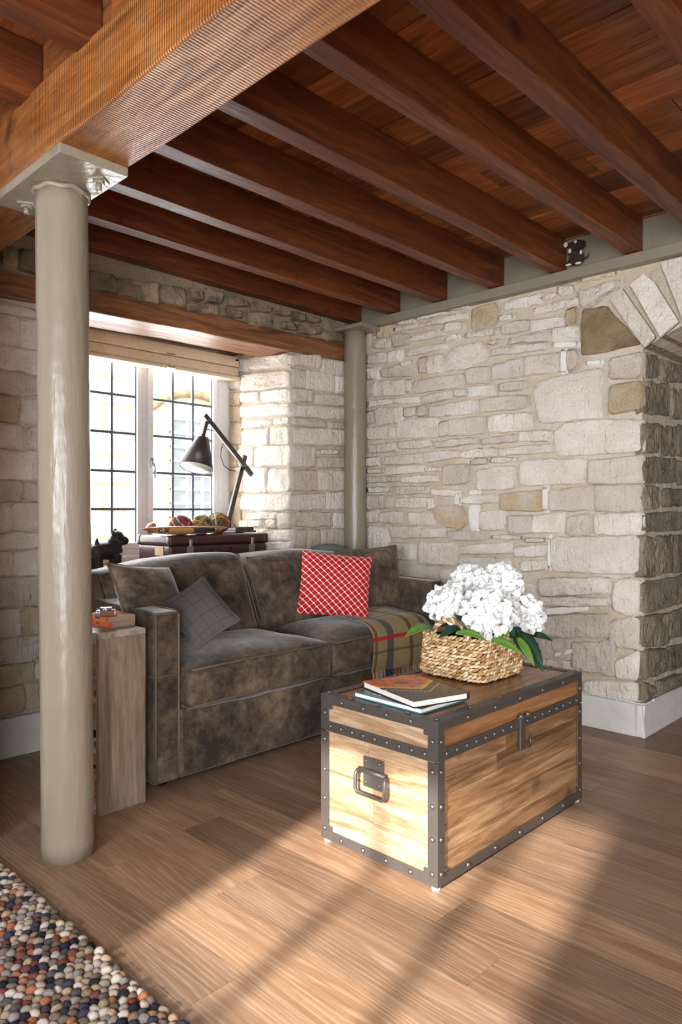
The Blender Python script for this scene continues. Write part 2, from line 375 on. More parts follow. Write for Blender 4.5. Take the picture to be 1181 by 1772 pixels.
def lathe(prof, c=(0, 0, 0), n=24, axis=None):
    V, F = [], []
    for r, z in prof: V += [(r*math.cos(2*math.pi*k/n), r*math.sin(2*math.pi*k/n), z) for k in range(n)]
    for i in range(len(prof)-1):
        for k in range(n): F.append((i*n+k, i*n+(k+1) % n, (i+1)*n+(k+1) % n, (i+1)*n+k))
    if prof[0][0] > 1e-6: F.append(tuple(range(n))[::-1])
    if prof[-1][0] > 1e-6: F.append(tuple(range((len(prof)-1)*n, len(prof)*n)))
    q = Vector(axis).to_track_quat('Z', 'Y').to_matrix() if axis else Matrix.Identity(3)
    return [tuple(q @ Vector(v) + Vector(c)) for v in V], F
def ellipsoid(c, r, rot=(0, 0, 0), n=12, m=8):
    R = Euler(rot).to_matrix(); V, F = [], []
    for i in range(m+1):
        th = math.pi*i/m
        for k in range(n):
            a = 2*math.pi*k/n; V.append(tuple(R @ Vector((r[0]*math.sin(th)*math.cos(a), r[1]*math.sin(th)*math.sin(a), r[2]*math.cos(th)))+Vector(c)))
    for i in range(m):
        for k in range(n): F.append((i*n+k, (i+1)*n+k, (i+1)*n+(k+1) % n, i*n+(k+1) % n))
    return V, F
def blob(name, parts, mat, parent, voxel):
    o = mesh(name, *merge(*parts), mat, parent)
    md = o.modifiers.new('merge', 'REMESH'); md.mode = 'VOXEL'; md.voxel_size = voxel; md.use_smooth_shade = True
    sm = o.modifiers.new('soften', 'SMOOTH'); sm.iterations = 4
    return o
def pillow(wd, ht, th, n=20, pinch=.06, wr=.006, seed=0):
    V, F, U = [], [], []
    for side in (1, -1):
        for j in range(n+1):
            for i in range(n+1):
                u, v = -1+2*i/n, -1+2*j/n
                x = u*wd/2*(1-pinch*(1-v*v)); y = v*ht/2*(1-pinch*(1-u*u))
                e = max(0, (1-u*u)*(1-v*v)); z = th/2*e**.42*side
                k = noise.noise(Vector((x*14+seed, y*14, side*3))); z += wr*k*min(1, e*4)
                V.append((x, y, z)); U.append(((u+1)/2, (v+1)/2))
    for s in (0, 1):
        k = s*(n+1)**2
        for j in range(n):
            for i in range(n):
                q = (k+j*(n+1)+i, k+j*(n+1)+i+1, k+(j+1)*(n+1)+i+1, k+(j+1)*(n+1)+i); F.append(q if s == 0 else q[::-1])
    return V, F, U
def pillow_edge(wd, ht, pinch=.06, n=16):
    P = []
    for s in range(4):
        for i in range(n):
            t = -1+2*i/n; u, v = ((t, -1), (1, t), (-t, 1), (-1, -t))[s]
            P.append((u*wd/2*(1-pinch*(1-v*v)), v*ht/2*(1-pinch*(1-u*u)), 0))
    return P

# ------------------------------------------------------------------ stones
def stone(parent, pts, plane, mat, proud=.012, seed=0, rough=1.0, thick=.03, name='stone', grow=.0045):
    """pts: outline in plane coords (u, v); plane(u, v, d) -> point d metres proud of the wall face"""
    P = [Vector(p) for p in pts]; A = sum(P[i].x*P[(i+1) % len(P)].y-P[(i+1) % len(P)].x*P[i].y for i in range(len(P)))
    if A < 0: P.reverse()
    Q = []
    for i in range(len(P)):
        a, b = P[i], P[(i+1) % len(P)]; Q += [a.lerp(b, .10), a.lerp(b, .5), a.lerp(b, .90)] if (b-a).length < .2 else [a.lerp(b, t) for t in (.05, .2, .35, .5, .65, .8, .95)]
    c = sum(Q, Vector((0, 0)))/len(Q); size = math.sqrt(abs(A)/2); V, F = [], []; n = len(Q)
    Q = [q + (q-c).normalized()*grow for q in Q]
    Q = [q + Vector((noise.noise(Vector((q.x*22, q.y*22, seed))), noise.noise(Vector((q.x*22, q.y*22, seed+9)))))*.0085*rough**.5 for q in Q]
    rings = [(1+.014/max(size, .04), -thick), (1.0, proud*.3), (1-.013/max(size, .04), proud*.85), (.86, proud*1.0), (.70, proud*1.05), (.54, proud*1.08), (.36, proud*1.1), (.18, proud*1.1)]
    for s, d in rings:
        for q in Q:
            p = c + (q-c)*s; dd = d
            if d > 0: dd += .0085*rough*noise.noise(Vector((p.x*18, p.y*18, seed*1.7))) + .0055*rough*noise.noise(Vector((p.x*45, p.y*45, seed)))
            V.append(plane(p.x, p.y, dd))
    for r in range(len(rings)-1):
        for k in range(n): F.append((r*n+k, r*n+(k+1) % n, (r+1)*n+(k+1) % n, (r+1)*n+k))
    V.append(plane(c.x, c.y, proud*1.1)); e = (len(rings)-1)*n
    for k in range(n): F.append((e+k, e+(k+1) % n, len(V)-1))
    return mesh(name, V, F, mat, parent)
PL_R = lambda u, v, d: (XR-d, u if u < .3 else max(u, 1.438-.009), v)          # right wall: u = y, v = z
PL_W = lambda u, v, d: (u if (u < 2.6 or v > 2.2) else max(u, XV-.009), YW-d, v)          # window wall: u = x
XV = on_y(503, 612, YW).x                    # window reveal face
PL_V = lambda u, v, d: (XV-d, max(u, YW-.009), v)
YA = 1.438
PL_A = lambda u, v, d: (max(u, XR-.009), YA-d, v)          # arch reveal
sid = 0
def zstone(parent, reg, spec, mat, proj, plane, proud=.012, rough=1.0):
    """spec in a zoomed view's pixels: (x0, x1, ytl, ytr, ybr, ybl) or a polygon"""
    global sid; sid += 1; ox, oy, sc = reg
    pts = spec if isinstance(spec[0], tuple) else [(spec[0], spec[2]), (spec[1], spec[3]), (spec[1], spec[4]), (spec[0], spec[5])]
    uv = [proj(ox+x*sc, oy+y*sc) for x, y in pts]
    return stone(parent, uv, plane, mat, proud, sid, rough)

# ================================================================== SETTING
# floor
fl = mesh('floor', *box((-1.9, -3.3, -.08), (6.6, 4.3, -.004)), 'gap', smooth=False)
tag(fl, 'limed oak plank floor laid towards the window wall', 'floor', kind='structure')
PW = .1725; nplank = 0
for i in range(-17, 29):
    x0 = 1.285 + i*PW; x1 = x0+PW
    if x1 < -1.75 or x0 > 6.2: continue
    y = -3.2 - random.random()*1.2
    while y < 4.2:
        L = 1.22; a, b = max(y, -3.2), min(y+L, 4.2 if 0 < 0 else 3.45)
        if b-a > .02: mesh('floor_plank', *box((x0+.0005, a+.0005, -.02), (x1-.0005, b-.0005, 0)), 'floor', fl, smooth=False)
        y += L
# ceiling
ZJ, ZC = 2.47, 2.645
ce = mesh('ceiling', *box((-1.9, -3.3, ZC+.02), (6.6, 4.3, ZC+.12)), 'gap', smooth=False)
tag(ce, 'open timber ceiling of dark joists under russet floorboards', 'ceiling', kind='structure')
for i in range(40):
    x0 = -1.8 + i*.196 + random.uniform(-.004, .004); x1 = x0+.1905; y = -3.2-random.random()*.8
    if x0 > 4.45: break
    while y < 3.5:
        L = random.choice((.41, .82, .82, 1.23)); a, b = max(y, -3.2), min(y+L, 3.5)
        if b-a > .03:
            z = ZC+random.uniform(0, .006); mesh('ceiling_board', *rbox((x0, a+.001, z), (x1, b-.001, ZC+.03), .002, 1), 'ceil', ce, smooth=False)
        y += L
JY = [-2.94, -2.53, -2.12, -1.71, -1.3, -.89, -.48, -.07, .3, .67, 1.08, 1.428, 1.842, 2.235, 2.64, 3.02, 3.37]
for k, y in enumerate(JY):
    wd = .078 if k < len(JY)-1 else .082
    def fn(p, u, k=k): return Vector((0, .004*noise.noise(Vector((p.x*2.2, k*5.1, 0))), .004*noise.noise(Vector((p.x*1.7, k*3.3, 7)))))
    mesh('joist', *rbox((1.10, y, ZJ), (3.69, y+wd, ZC), .003, 2, (24, 1, 2), fn=fn), 'joist', ce, smooth=False)
    yl = y+.045
    mesh('joist', *rbox((-1.75, yl, ZJ-.005), (.985, yl+.085, ZC), .008, 2, (20, 1, 2), fn=fn), 'joist', ce, smooth=False)
for k in range(len(JY)-1):
    mesh('blocking_board', *box((.986, JY[k]+.001, ZJ), (1.099, JY[k+1]-.001, ZC)), 'blocking', ce, smooth=False)
def fnb(p, u): return Vector((.006*noise.noise(Vector((p.y*2.5, p.z*3, 0))), 0, .005*noise.noise(Vector((p.x*3, p.y*2, 4)))))
mb = mesh('beam', *rbox((.945, -3.2, 2.25), (1.172, YW+.1, ZJ+.008), .008, 2, (3, 60, 3), fn=fnb), 'beam', smooth=False)
tag(mb, 'heavy saw-marked timber beam resting on the near iron column', 'beam', kind='structure')

# right wall with arched opening
ARC_C, ARC_R = (.70, 1.983-1.62*math.cos(math.asin(.738/1.62))), 1.62
def arc(n, r, a0, a1): return [(ARC_C[0]+r*math.sin(a0+(a1-a0)*i/n), ARC_C[1]+r*math.cos(a0+(a1-a0)*i/n)) for i in range(n+1)]
AH = math.asin(.738/1.62)
out = [(3.6, 0), (3.6, 2.43), (-3.3, 2.43), (-3.3, 0), (-.036, 0)] + [(p[0]-.002, p[1]+.003) for p in arc(16, ARC_R, -AH, AH)] + [(YA+.012, 0)]
n = len(out); V = [(XR+.012, y, z) for y, z in out] + [(XR+.70, y, z) for y, z in out]
wr = mesh('wall_right', V, [tuple(range(n)), tuple(range(2*n-1, n-1, -1))] + [(i, i+n, (i+1) % n+n, (i+1) % n) for i in range(n)], 'mortar', smooth=False)
tag(wr, 'limewashed rubble stone wall with dressed quoins and an arched opening', 'wall', kind='structure')
R1, R2, R3, R4, R5 = (630, 480, .2371), (900, 420, .2379), (630, 720, .2371), (900, 720, .2379), (900, 980, .2379)
PX = (0, 0, 1)
prj = lambda x, y: (on_x(x, y, XR).y, on_x(x, y, XR).z)
def rs(reg, lst, mat='stone', proud=.012, rough=1.0):
    for s in lst: zstone(wr, reg, s, mat, prj, PL_R, proud*random.uniform(.7, 1.35), rough)
rs(R1, [(75,190,455,435,510,522),(240,370,330,290,330,355),(375,590,290,235,270,320),(440,745,330,255,300,362),(600,755,235,200,225,245),(220,430,375,330,365,400),(210,330,420,412,490,508),(340,590,440,370,425,470),(590,735,335,320,375,405),(600,690,440,410,445,475),(740,975,415,365,415,445),(990,1090,285,270,300,325),(25,165,565,545,615,635),(170,280,545,520,600,620),(315,600,530,475,520,580),
 [(585,600),(660,510),(860,470),(920,560),(880,605),(740,665),(575,685)],(465,575,575,560,690,705),(910,980,470,450,480,495),(25,110,665,650,735,750),(120,380,670,620,720,728),(270,365,625,605,640,650),(940,1165,640,580,725,748),(750,910,675,650,770,780),(365,725,760,700,800,845),(310,355,750,745,835,840),(60,300,765,740,855,868),(665,750,825,820,865,868),(760,950,800,785,860,878),(990,1181,775,750,815,835),(430,640,870,825,885,930),(215,415,885,865,915,925),(25,215,905,885,920,950),(845,1181,885,855,955,985),(475,820,945,895,985,1025),(90,285,955,945,1050,1085),(290,390,960,945,1010,1020),(390,462,945,925,1010,1015),(910,1220,1010,985,1115,1130),(620,875,1040,1015,1140,1155),(550,620,1055,1050,1155,1165),(240,540,1050,1020,1165,1172),(20,225,1100,1090,1175,1180),(22,85,985,975,1060,1070)])
rs(R1, [(790,970,235,185,350,385),(95,215,370,345,425,440)], 'stone_tan', .006)
rs(R1, [(405,465,585,575,705,700)], 'stone_orange')
rs(PX, [(874,937,524,508,526,538),(868,915,563,553,572,580),(851,948,606,592,604,617),(882,955,586,574,589,596)])
rs(R2, [(100,410,480,400,455,530),(165,275,395,360,400,420),(282,405,320,305,380,385),(80,325,565,540,600,655),(240,415,620,610,720,725),(40,285,830,800,935,970),(345,425,790,770,905,935)])
rs(R2, [(335,415,490,465,590,605),(425,720,265,190,235,295)], 'stone_tan', .006)
rs(R2, [(235,430,730,720,758,768),(298,345,775,775,945,950)], 'plaster', .006, .5)
rs(R2, [[(100,1100),(140,1010),(420,945),(590,912),(585,1275),(280,1300),(150,1310),(125,1200)]], 'stone_smooth', .014, .7)
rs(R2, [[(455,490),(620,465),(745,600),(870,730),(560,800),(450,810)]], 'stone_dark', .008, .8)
rs(R2, [[(440,360),(510,345),(590,300),(715,275),(718,325),(600,390),(545,450),(450,470)],(655,885,845,800,980,990)], 'stone', .02, 1.4)
rs(R2, [(655,885,1040,1005,1200,1250)], 'stone_tan', .014)
rs(R2, [(480,590,865,850,885,895)], 'plaster', .006)
rs(R4, [[(255,110),(330,50),(590,25),(880,30),(882,255),(580,275),(270,290)],(505,880,325,285,490,495),(215,545,545,505,685,690),(548,880,505,500,690,690),(548,880,710,705,860,858),(235,872,880,875,1150,1130)], 'stone_smooth', .014, .8)
rs(PX, [(899,958,749,744,763,763),(865,958,776,768,782,789),(880,921,893,893,923,923),(890,945,948,942,963,964)])
rs(R4, [(5,465,320,310,490,505),(95,320,735,695,840,850),(345,500,745,710,865,870),(40,200,885,890,915,920),(0,180,1060,1050,1120,1130)], 'stone', .016, 1.5)
rs(PX, [(866,939,855,848,883,884)], 'stone_orange', .014)
rs(R4, [(168,208,520,515,690,690),(205,228,880,880,1110,1110)], 'plaster', .005, .4)
rs(R3, [(30,240,215,190,255,275),(245,485,185,175,225,240),(510,820,190,150,200,235),(850,1115,170,130,185,205),(120,425,305,270,340,360),(430,690,265,250,305,340),(710,960,260,225,295,310),(780,915,320,310,345,360),(925,1095,305,300,335,340),(20,115,310,300,360,370),(20,150,390,385,415,420),(160,440,375,355,410,430),(450,550,380,370,400,405),(580,760,365,350,490,505),(830,1095,395,360,530,540),(20,250,445,440,475,490),(270,530,445,430,480,490),(20,205,520,520,550,560),(215,465,515,510,565,570),(485,690,530,540,590,575),(25,215,580,580,670,680),(235,465,600,590,665,670),(470,520,590,590,680,680),(700,985,590,565,635,640),(20,105,695,690,775,780),(115,270,710,695,790,770),(320,515,700,710,800,790),(850,1030,700,680,825,835),(30,180,800,820,985,980),(190,415,810,805,890,890),(415,585,820,815,880,890),(610,880,840,845,905,905),(930,1170,865,875,900,895),(180,370,930,930,1045,1045),(405,680,925,930,1090,1075),(680,1065,950,920,1000,1010),(700,1060,1030,1035,1110,1110),(240,545,1090,1095,1190,1190),(560,750,1120,1120,1190,1190)])
rs(R3, [[(500,690),(560,660),(700,650),(765,760),(690,830),(590,800),(510,740)]], 'stone_orange')
rs(R3, [(770,840,545,540,570,575),(770,840,660,650,835,830),(665,700,560,560,650,650)], 'plaster', .006, .5)
rs(R5, [(140,650,90,80,200,210),(150,640,220,225,290,285),(150,655,365,345,525,505),(380,690,560,545,800,740),(140,370,520,535,690,680)], 'stone', .02, 2.2)
rs(R5, [[(690,125),(740,90),(880,95),(878,365),(680,330)],(662,880,400,375,600,585),(700,875,690,610,825,810),(470,870,830,842,985,925)], 'stone_smooth', .016, 1.2)
rs(R5, [(180,475,300,292,328,355),(260,395,630,590,630,665)], 'plaster', .02, .6)
for (y0, y1, cuts) in ((1003, 1040, (632, 690, 762, 822, 872, 928)), (1042, 1085, (632, 668, 735, 800, 860, 922)), (1087, 1130, (632, 700, 780, 850, 925)), (1132, 1180, (632, 680, 750, 830, 905, 985))):
    for a, b in zip(cuts, cuts[1:]): rs(PX, [(a+2, b-2, y0+(a-800)*.06, y0+(b-800)*.06, y1+(b-800)*.1, y1+(a-800)*.1)], 'stone', .016, 1.6)
for a, b in ((632, 700), (702, 790), (792, 880), (882, 1005)): rs(PX, [(a+2, b-2, 1183+(a-900)*.1, 1183+(b-900)*.1, 1213+(b-1111)*.13, 1213+(a-1111)*.13)], 'stone', .016, 1.6)
# arch ring: each voussoir is a block through the wall
def voussoir(pts):
    n = len(pts); c = (sum(p[0] for p in pts)/n, sum(p[1] for p in pts)/n); sh = [(c[0]+(p[0]-c[0])*.965, c[1]+(p[1]-c[1])*.985) for p in pts]
    V = [(XR-.014, y, z) for y, z in sh] + [(XR-.004, y, z) for y, z in pts] + [(XR+.69, y, z) for y, z in pts]; F = [tuple(range(n))]
    for r in range(2): F += [(r*n+i, r*n+(i+1) % n, (r+1)*n+(i+1) % n, (r+1)*n+i) for i in range(n)]
    F.append(tuple(range(3*n-1, 2*n-1, -1))); fm = [0] + [0]*n + [1]*n + [1]
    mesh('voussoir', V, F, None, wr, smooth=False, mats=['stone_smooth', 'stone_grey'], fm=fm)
zp = lambda pts: [prj(900+x*.2379, 420+y*.2379) for x, y in pts]
voussoir(zp([(655,415),(750,335),(990,675),(985,700),(915,765),(880,720)]))
voussoir(zp([(805,310),(905,225),(985,290),(1165,575),(1030,690)]))
a = math.asin((prj(1182, 555)[0]-ARC_C[0])/ARC_R)
k = 0
while a > -AH+.02:
    b = max(a-.105, -AH); L = .36+.05*math.sin(k*2.1); g = .007
    voussoir([(ARC_C[0]+r*math.sin(t), min(2.40, ARC_C[1]+r*math.cos(t))) for r, t in ((ARC_R, a-g), (ARC_R+L, a-g), (ARC_R+L, b+g), (ARC_R, b+g))]); a = b; k += 1
# arch reveal stones
prA = lambda x, y: (on_y(x, y, YA).x, on_y(x, y, YA).z)
def ra(reg, lst):
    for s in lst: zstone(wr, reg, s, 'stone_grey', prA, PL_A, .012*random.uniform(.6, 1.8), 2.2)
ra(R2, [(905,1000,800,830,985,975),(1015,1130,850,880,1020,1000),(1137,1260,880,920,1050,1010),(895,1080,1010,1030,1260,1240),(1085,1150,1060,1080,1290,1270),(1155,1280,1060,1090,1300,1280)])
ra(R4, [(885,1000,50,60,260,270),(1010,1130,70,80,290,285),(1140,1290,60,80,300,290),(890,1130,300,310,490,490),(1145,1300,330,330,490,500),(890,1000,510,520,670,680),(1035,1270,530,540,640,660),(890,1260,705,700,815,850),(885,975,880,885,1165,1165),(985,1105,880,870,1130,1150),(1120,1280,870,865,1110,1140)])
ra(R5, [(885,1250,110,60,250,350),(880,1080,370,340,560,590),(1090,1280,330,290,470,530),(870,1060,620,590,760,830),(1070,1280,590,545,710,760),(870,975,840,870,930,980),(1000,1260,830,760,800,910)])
# far pier beyond the opening, out of the frame
for r in range(11):
    y = -.05; z0 = .2+r*.165
    while y > -1.6:
        L = random.uniform(.22, .48); stone(wr, [(y, z0), (y-L+.015, z0), (y-L+.015, z0+.15), (y, z0+.15)], PL_R, 'stone', .012, r*9+y); y -= L

# window wall
ZS = .83; XL = 1.72; ZT = 2.19
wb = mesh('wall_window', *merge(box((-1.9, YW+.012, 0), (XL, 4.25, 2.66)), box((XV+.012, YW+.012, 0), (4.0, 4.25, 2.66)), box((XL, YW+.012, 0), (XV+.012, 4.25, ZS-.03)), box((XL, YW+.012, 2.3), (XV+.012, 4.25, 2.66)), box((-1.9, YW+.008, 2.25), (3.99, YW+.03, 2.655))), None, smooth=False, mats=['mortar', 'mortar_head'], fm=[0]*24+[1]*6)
tag(wb, 'rough stone wall pierced by the deep window recess', 'wall', kind='structure')
Z6, Z8 = (390, 580, .2144), (150, 440, .398)
prW = lambda x, y: (on_y(x, y, YW).x, on_y(x, y, YW).z); prV = lambda x, y: (on_x(x, y, XV).y, on_x(x, y, XV).z)
for s in [(520,770,160,160,270,230),(780,960,195,215,330,300),(535,640,275,285,425,415),(650,880,285,320,460,430),(890,1000,330,340,470,460),(535,700,430,450,540,535),(745,1000,470,500,570,560),(535,1000,560,590,680,655),(535,820,665,695,750,720),(825,1000,700,710,760,755),(535,1000,745,770,895,870),(540,730,890,900,1060,1065),(750,915,920,930,960,960),(745,1000,985,985,1070,1070),(540,740,1085,1090,1255,1255),(745,1000,1090,1095,1250,1250),(540,805,1290,1275,1400,1415),(815,1000,1270,1270,1400,1400),(535,865,1425,1430,1545,1545),(870,1000,1440,1440,1550,1550),(540,645,1570,1570,1740,1745),(665,760,1570,1570,1720,1735),(775,1000,1565,1570,1730,1730)]:
    zstone(wb, Z6, s, 'stone_smooth' if random.random() < .6 else 'stone', prW, PL_W, .014)
for s in [(185,520,190,150,250,275),(50,180,200,195,290,300),(130,530,320,280,415,455),(30,120,330,330,430,440),(130,280,470,455,530,540),(290,530,455,430,530,530),(130,525,575,545,640,665),(140,390,700,680,725,750),(395,528,675,655,715,725),(140,355,770,755,880,890),(365,530,755,735,880,885),(100,240,930,905,1050,1055),(245,530,905,890,1055,1055),(155,340,1085,1070,1265,1265),(350,530,1090,1080,1255,1260),(130,530,1290,1285,1415,1410),(180,420,1440,1430,1480,1490),(427,530,1440,1430,1560,1555),(120,300,1500,1495,1545,1550),(330,420,1490,1490,1555,1560),(340,525,1590,1570,1660,1660),(340,540,1670,1665,1750,1750),(130,330,1570,1570,1660,1665),(130,330,1675,1675,1750,1750)]:
    zstone(wb, Z6, s, 'stone', prV, PL_V, .014, 1.3)
for s in [(20,122,465,460,560,570),(20,122,580,575,690,700),(20,130,710,705,870,880),(15,92,895,890,1060,1060),(15,145,1075,1070,1270,1270),(15,122,1290,1290,1560,1560)]: zstone(wb, Z6, s, 'stone_tan', prV, PL_V, .006, .6)
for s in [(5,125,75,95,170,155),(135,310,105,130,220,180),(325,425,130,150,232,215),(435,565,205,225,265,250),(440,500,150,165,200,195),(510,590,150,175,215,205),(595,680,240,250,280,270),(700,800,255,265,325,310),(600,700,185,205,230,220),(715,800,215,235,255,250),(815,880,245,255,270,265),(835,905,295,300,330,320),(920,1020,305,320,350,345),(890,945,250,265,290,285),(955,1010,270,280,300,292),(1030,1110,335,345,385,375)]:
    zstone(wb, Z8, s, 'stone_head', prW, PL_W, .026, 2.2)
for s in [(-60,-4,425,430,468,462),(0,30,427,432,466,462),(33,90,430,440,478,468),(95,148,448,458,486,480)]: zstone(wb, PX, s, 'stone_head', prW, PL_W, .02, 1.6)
z = .2
while z < 2.12:
    h = random.uniform(.07, .15); h = min(h, 2.135-z); x = -1.7+random.random()*.3
    if h < .04: break
    while x < XL-.02:
        L = random.uniform(.14, .42); b = min(x+L, XL-.005)
        if XL-.005-b < .08: b = XL-.005
        stone(wb, [(x, z), (b-.012, z), (b-.012, z+h-.011), (x, z+h-.011)], PL_W, 'stone' if random.random() < .8 else 'stone_tan', .012, z*31+x, 1.6); x = b
    z += h
# lintel of three timbers
li = root('lintel', 'old hewn timber lintel spanning the window recess', 'lintel', kind='structure')
def lz(x): return 2.145+.03*(x-1.29) + (.012*math.sin((x-1.2)*2.2))
def fl1(p, u): return Vector((0, .006*noise.noise(Vector((p.x*3, p.z*8, 0))), lz(p.x)-2.15 + .006*noise.noise(Vector((p.x*4, 3, p.z*5)))))
mesh('front_timber', *rbox((-.5, YW-.012, 2.15), (3.66, YW+.29, 2.275), .01, 2, (40, 3, 3), fn=fl1), 'lintel', li, smooth=False)
mesh('rear_timber', *rbox((1.55, YW+.30, 2.205), (3.25, YW+.52, 2.30), .01, 2, (16, 2, 2), fn=fl1), 'lintel', li, smooth=False)
mesh('rear_timber', *rbox((1.55, YW+.53, 2.215), (3.25, YB+.1, 2.31), .01, 2, (16, 2, 2), fn=fl1), 'lintel', li, smooth=False)
# sill
mesh('sill_board', *rbox((XL-.0, YW+.02, ZS-.03), (XV, YB-.02, ZS), .004, 1), 'lintel', wb)
# window
wn = root('window_1', 'white two-light casement window with dark leaded panes', 'window', (2.42, YB, ZS), kind='structure')
def bar(name, a, b, mat, par, r=.004): return mesh(name, *rbox(a, b, r, 1), mat, par, smooth=False)
F0, F1, FZ0, FZ1 = XL, XV, .86, 2.235
for a, b in (((F0, YB-.03, FZ0), (F0+.11, YB+.05, FZ1)), ((F1-.11, YB-.03, FZ0), (F1, YB+.05, FZ1)), ((F0+.05, YB-.03, FZ0), (F1-.05, YB+.05, FZ0+.06)), ((F0+.05, YB-.03, FZ1-.05), (F1-.05, YB+.05, FZ1)), ((2.405, YB-.03, FZ0+.06), (2.445, YB+.05, FZ1-.05))): bar('frame', a, b, 'upvc', wn)
bar('sill_nosing', (F0, YB-.07, ZS), (F1, YB-.03, .875), 'upvc', wn)
def casement(x0, x1, hx):
    c = root('casement', None, None); del_keys = None; c.parent = wn; c.location = Vector(((x0+x1)/2, YB, FZ0+.06)) - wn.location
    zb, zt = FZ0+.06, FZ1-.05; t = .036
    for a, b in (((x0, YB-.045, zb), (x0+t, YB+.0, zt)), ((x1-t, YB-.045, zb), (x1, YB+.0, zt)), ((x0+t, YB-.045, zb), (x1-t, YB, zb+t)), ((x0+t, YB-.045, zt-t), (x1-t, YB, zt))): bar('stile', a, b, 'upvc', c)
    gx0, gx1, gz0, gz1 = x0+t, x1-t, zb+t, zt-t; zs = [gz0] + [z for z in (1.168, 1.405, 1.645, 1.882) if gz0 < z < gz1] + [gz1]
    for i in range(3):
        for j in range(len(zs)-1):
            a = gx0+(gx1-gx0)*i/3; b = gx0+(gx1-gx0)*(i+1)/3
            mesh('pane', [(a, YB-.02, zs[j]), (b, YB-.02, zs[j]), (b, YB-.02, zs[j+1]), (a, YB-.02, zs[j+1])], [(0, 1, 2, 3)], 'glass', c, smooth=False)
    for i in range(0, 4): x = gx0+(gx1-gx0)*i/3; bar('glazing_bar', (x-.0085, YB-.028, gz0), (x+.0085, YB-.012, gz1), 'lead', c, .003)
    for z in zs[1:-1]: bar('glazing_bar', (gx0, YB-.027, z-.0085), (gx1, YB-.013, z+.0085), 'lead', c, .003)
    if hx: mesh('handle', *merge(rbox((hx-.01, YB-.06, 1.44), (hx+.01, YB-.045, 1.50), .003, 1), tube([(hx, YB-.065, 1.475), (hx+.005, YB-.075, 1.44), (hx+.012, YB-.07, 1.365)], [.007, .008, .005], 8)), 'chrome', c)
casement(F0+.112, 2.404, None); casement(2.446, F1-.112, 2.468)
bl = root('window_blind', 'cream pull-down blind folded up under the lintel', 'blind', (2.42, YB-.1, 2.05))
mesh('head_rail', *rbox((XL+.02, YB-.17, 2.155), (XV-.02, YB-.07, 2.225), .008, 2), 'blind', bl)
mesh('folded_fabric', *rbox((XL+.02, YB-.165, 2.092), (XV-.02, YB-.075, 2.152), .01, 2), 'blind', bl)
mesh('bottom_rail', *rbox((XL+.015, YB-.172, 2.066), (XV-.015, YB-.07, 2.090), .006, 2), 'blind', bl)
for z in (2.155, 2.074): mesh('pull_tab', *rbox((2.50, YB-.182, z-.005), (2.56, YB-.165, z+.008), .003, 1), 'chrome', bl)
mesh('end_clip', *rbox((XV-.055, YB-.176, 2.195), (XV-.03, YB-.168, 2.207), .002, 1), 'black', bl)
# steel beam along the right wall
sb = root('steel_beam', 'greige painted steel beam carrying the joist ends above the stone wall', 'beam', (3.68, 0, 2.41), kind='structure')
mesh('bottom_flange', *rbox((3.645, -3.2, 2.412), (3.9, YW, 2.466), .003, 1), 'steel_paint', sb, smooth=False)
mesh('web', *box((3.70, -3.2, 2.466), (3.72, YW, ZC)), 'steel_paint', sb, smooth=False)
# other walls of the room (behind the camera) and an added shading block
def wall(name, label, *bx): return tag(mesh(name, *merge(*[box(a, b) for a, b in bx]), 'white_wall', smooth=False), label, 'wall', kind='structure')
wall('wall_left', 'white plaster wall with the sunny side window and glazed doors', ((-1.9, -3.3, 0), (-1.75, -2.9, 2.66)), ((-1.9, -.9, 0), (-1.75, .055, 2.66)), ((-1.9, 1.125, 0), (-1.75, 4.25, 2.66)), ((-1.9, .055, 0), (-1.75, 1.125, 1.13)), ((-1.9, .055, 1.84), (-1.75, 1.125, 2.66)), ((-1.9, -2.9, 2.1), (-1.75, -.9, 2.66)))
wall('wall_shade_block', 'unseen white block added to shade the end of the stone window wall', ((-1.75, 2.57, 0), (.91, 3.44, 2.44)))  # added out of frame to keep daylight off the window wall end
wall('wall_back', 'white plaster wall behind the seating area', ((-1.9, -3.4, 0), (6.6, -3.2, 2.66)))
wall('wall_hall', 'white plaster wall of the passage beyond the arch', ((6.5, -3.3, 0), (6.7, 4.3, 2.66)), ((4.4, 3.4, 0), (6.6, 3.6, 2.66)))
w2 = root('window_2', 'white side window that lets the low sun in', 'window', (-1.8, .59, 1.13), kind='structure')
for a, b in (((-1.86, .055, 1.13), (-1.8, .085, 1.84)), ((-1.86, 1.095, 1.13), (-1.8, 1.125, 1.84)), ((-1.86, .085, 1.13), (-1.8, 1.095, 1.15)), ((-1.86, .085, 1.82), (-1.8, 1.095, 1.84)), ((-1.85, .34, 1.15), (-1.81, .385, 1.82)), ((-1.85, .68, 1.15), (-1.81, .72, 1.82)), ((-1.85, .385, 1.42), (-1.81, .68, 1.44))): bar('frame', a, b, 'upvc', w2)
d3 = root('door_1', 'white glazed double doors', 'door', (-1.8, -1.9, 0), kind='structure')
for y in (-2.88, -2.36, -1.9, -1.44, -.92): bar('stile', (-1.86, y-.04, 0), (-1.8, y+.04, 2.08), 'upvc', d3)
for z in (.1, 1.0, 2.05): bar('rail', (-1.855, -2.84, z-.06), (-1.805, -.96, z+.06), 'upvc', d3)
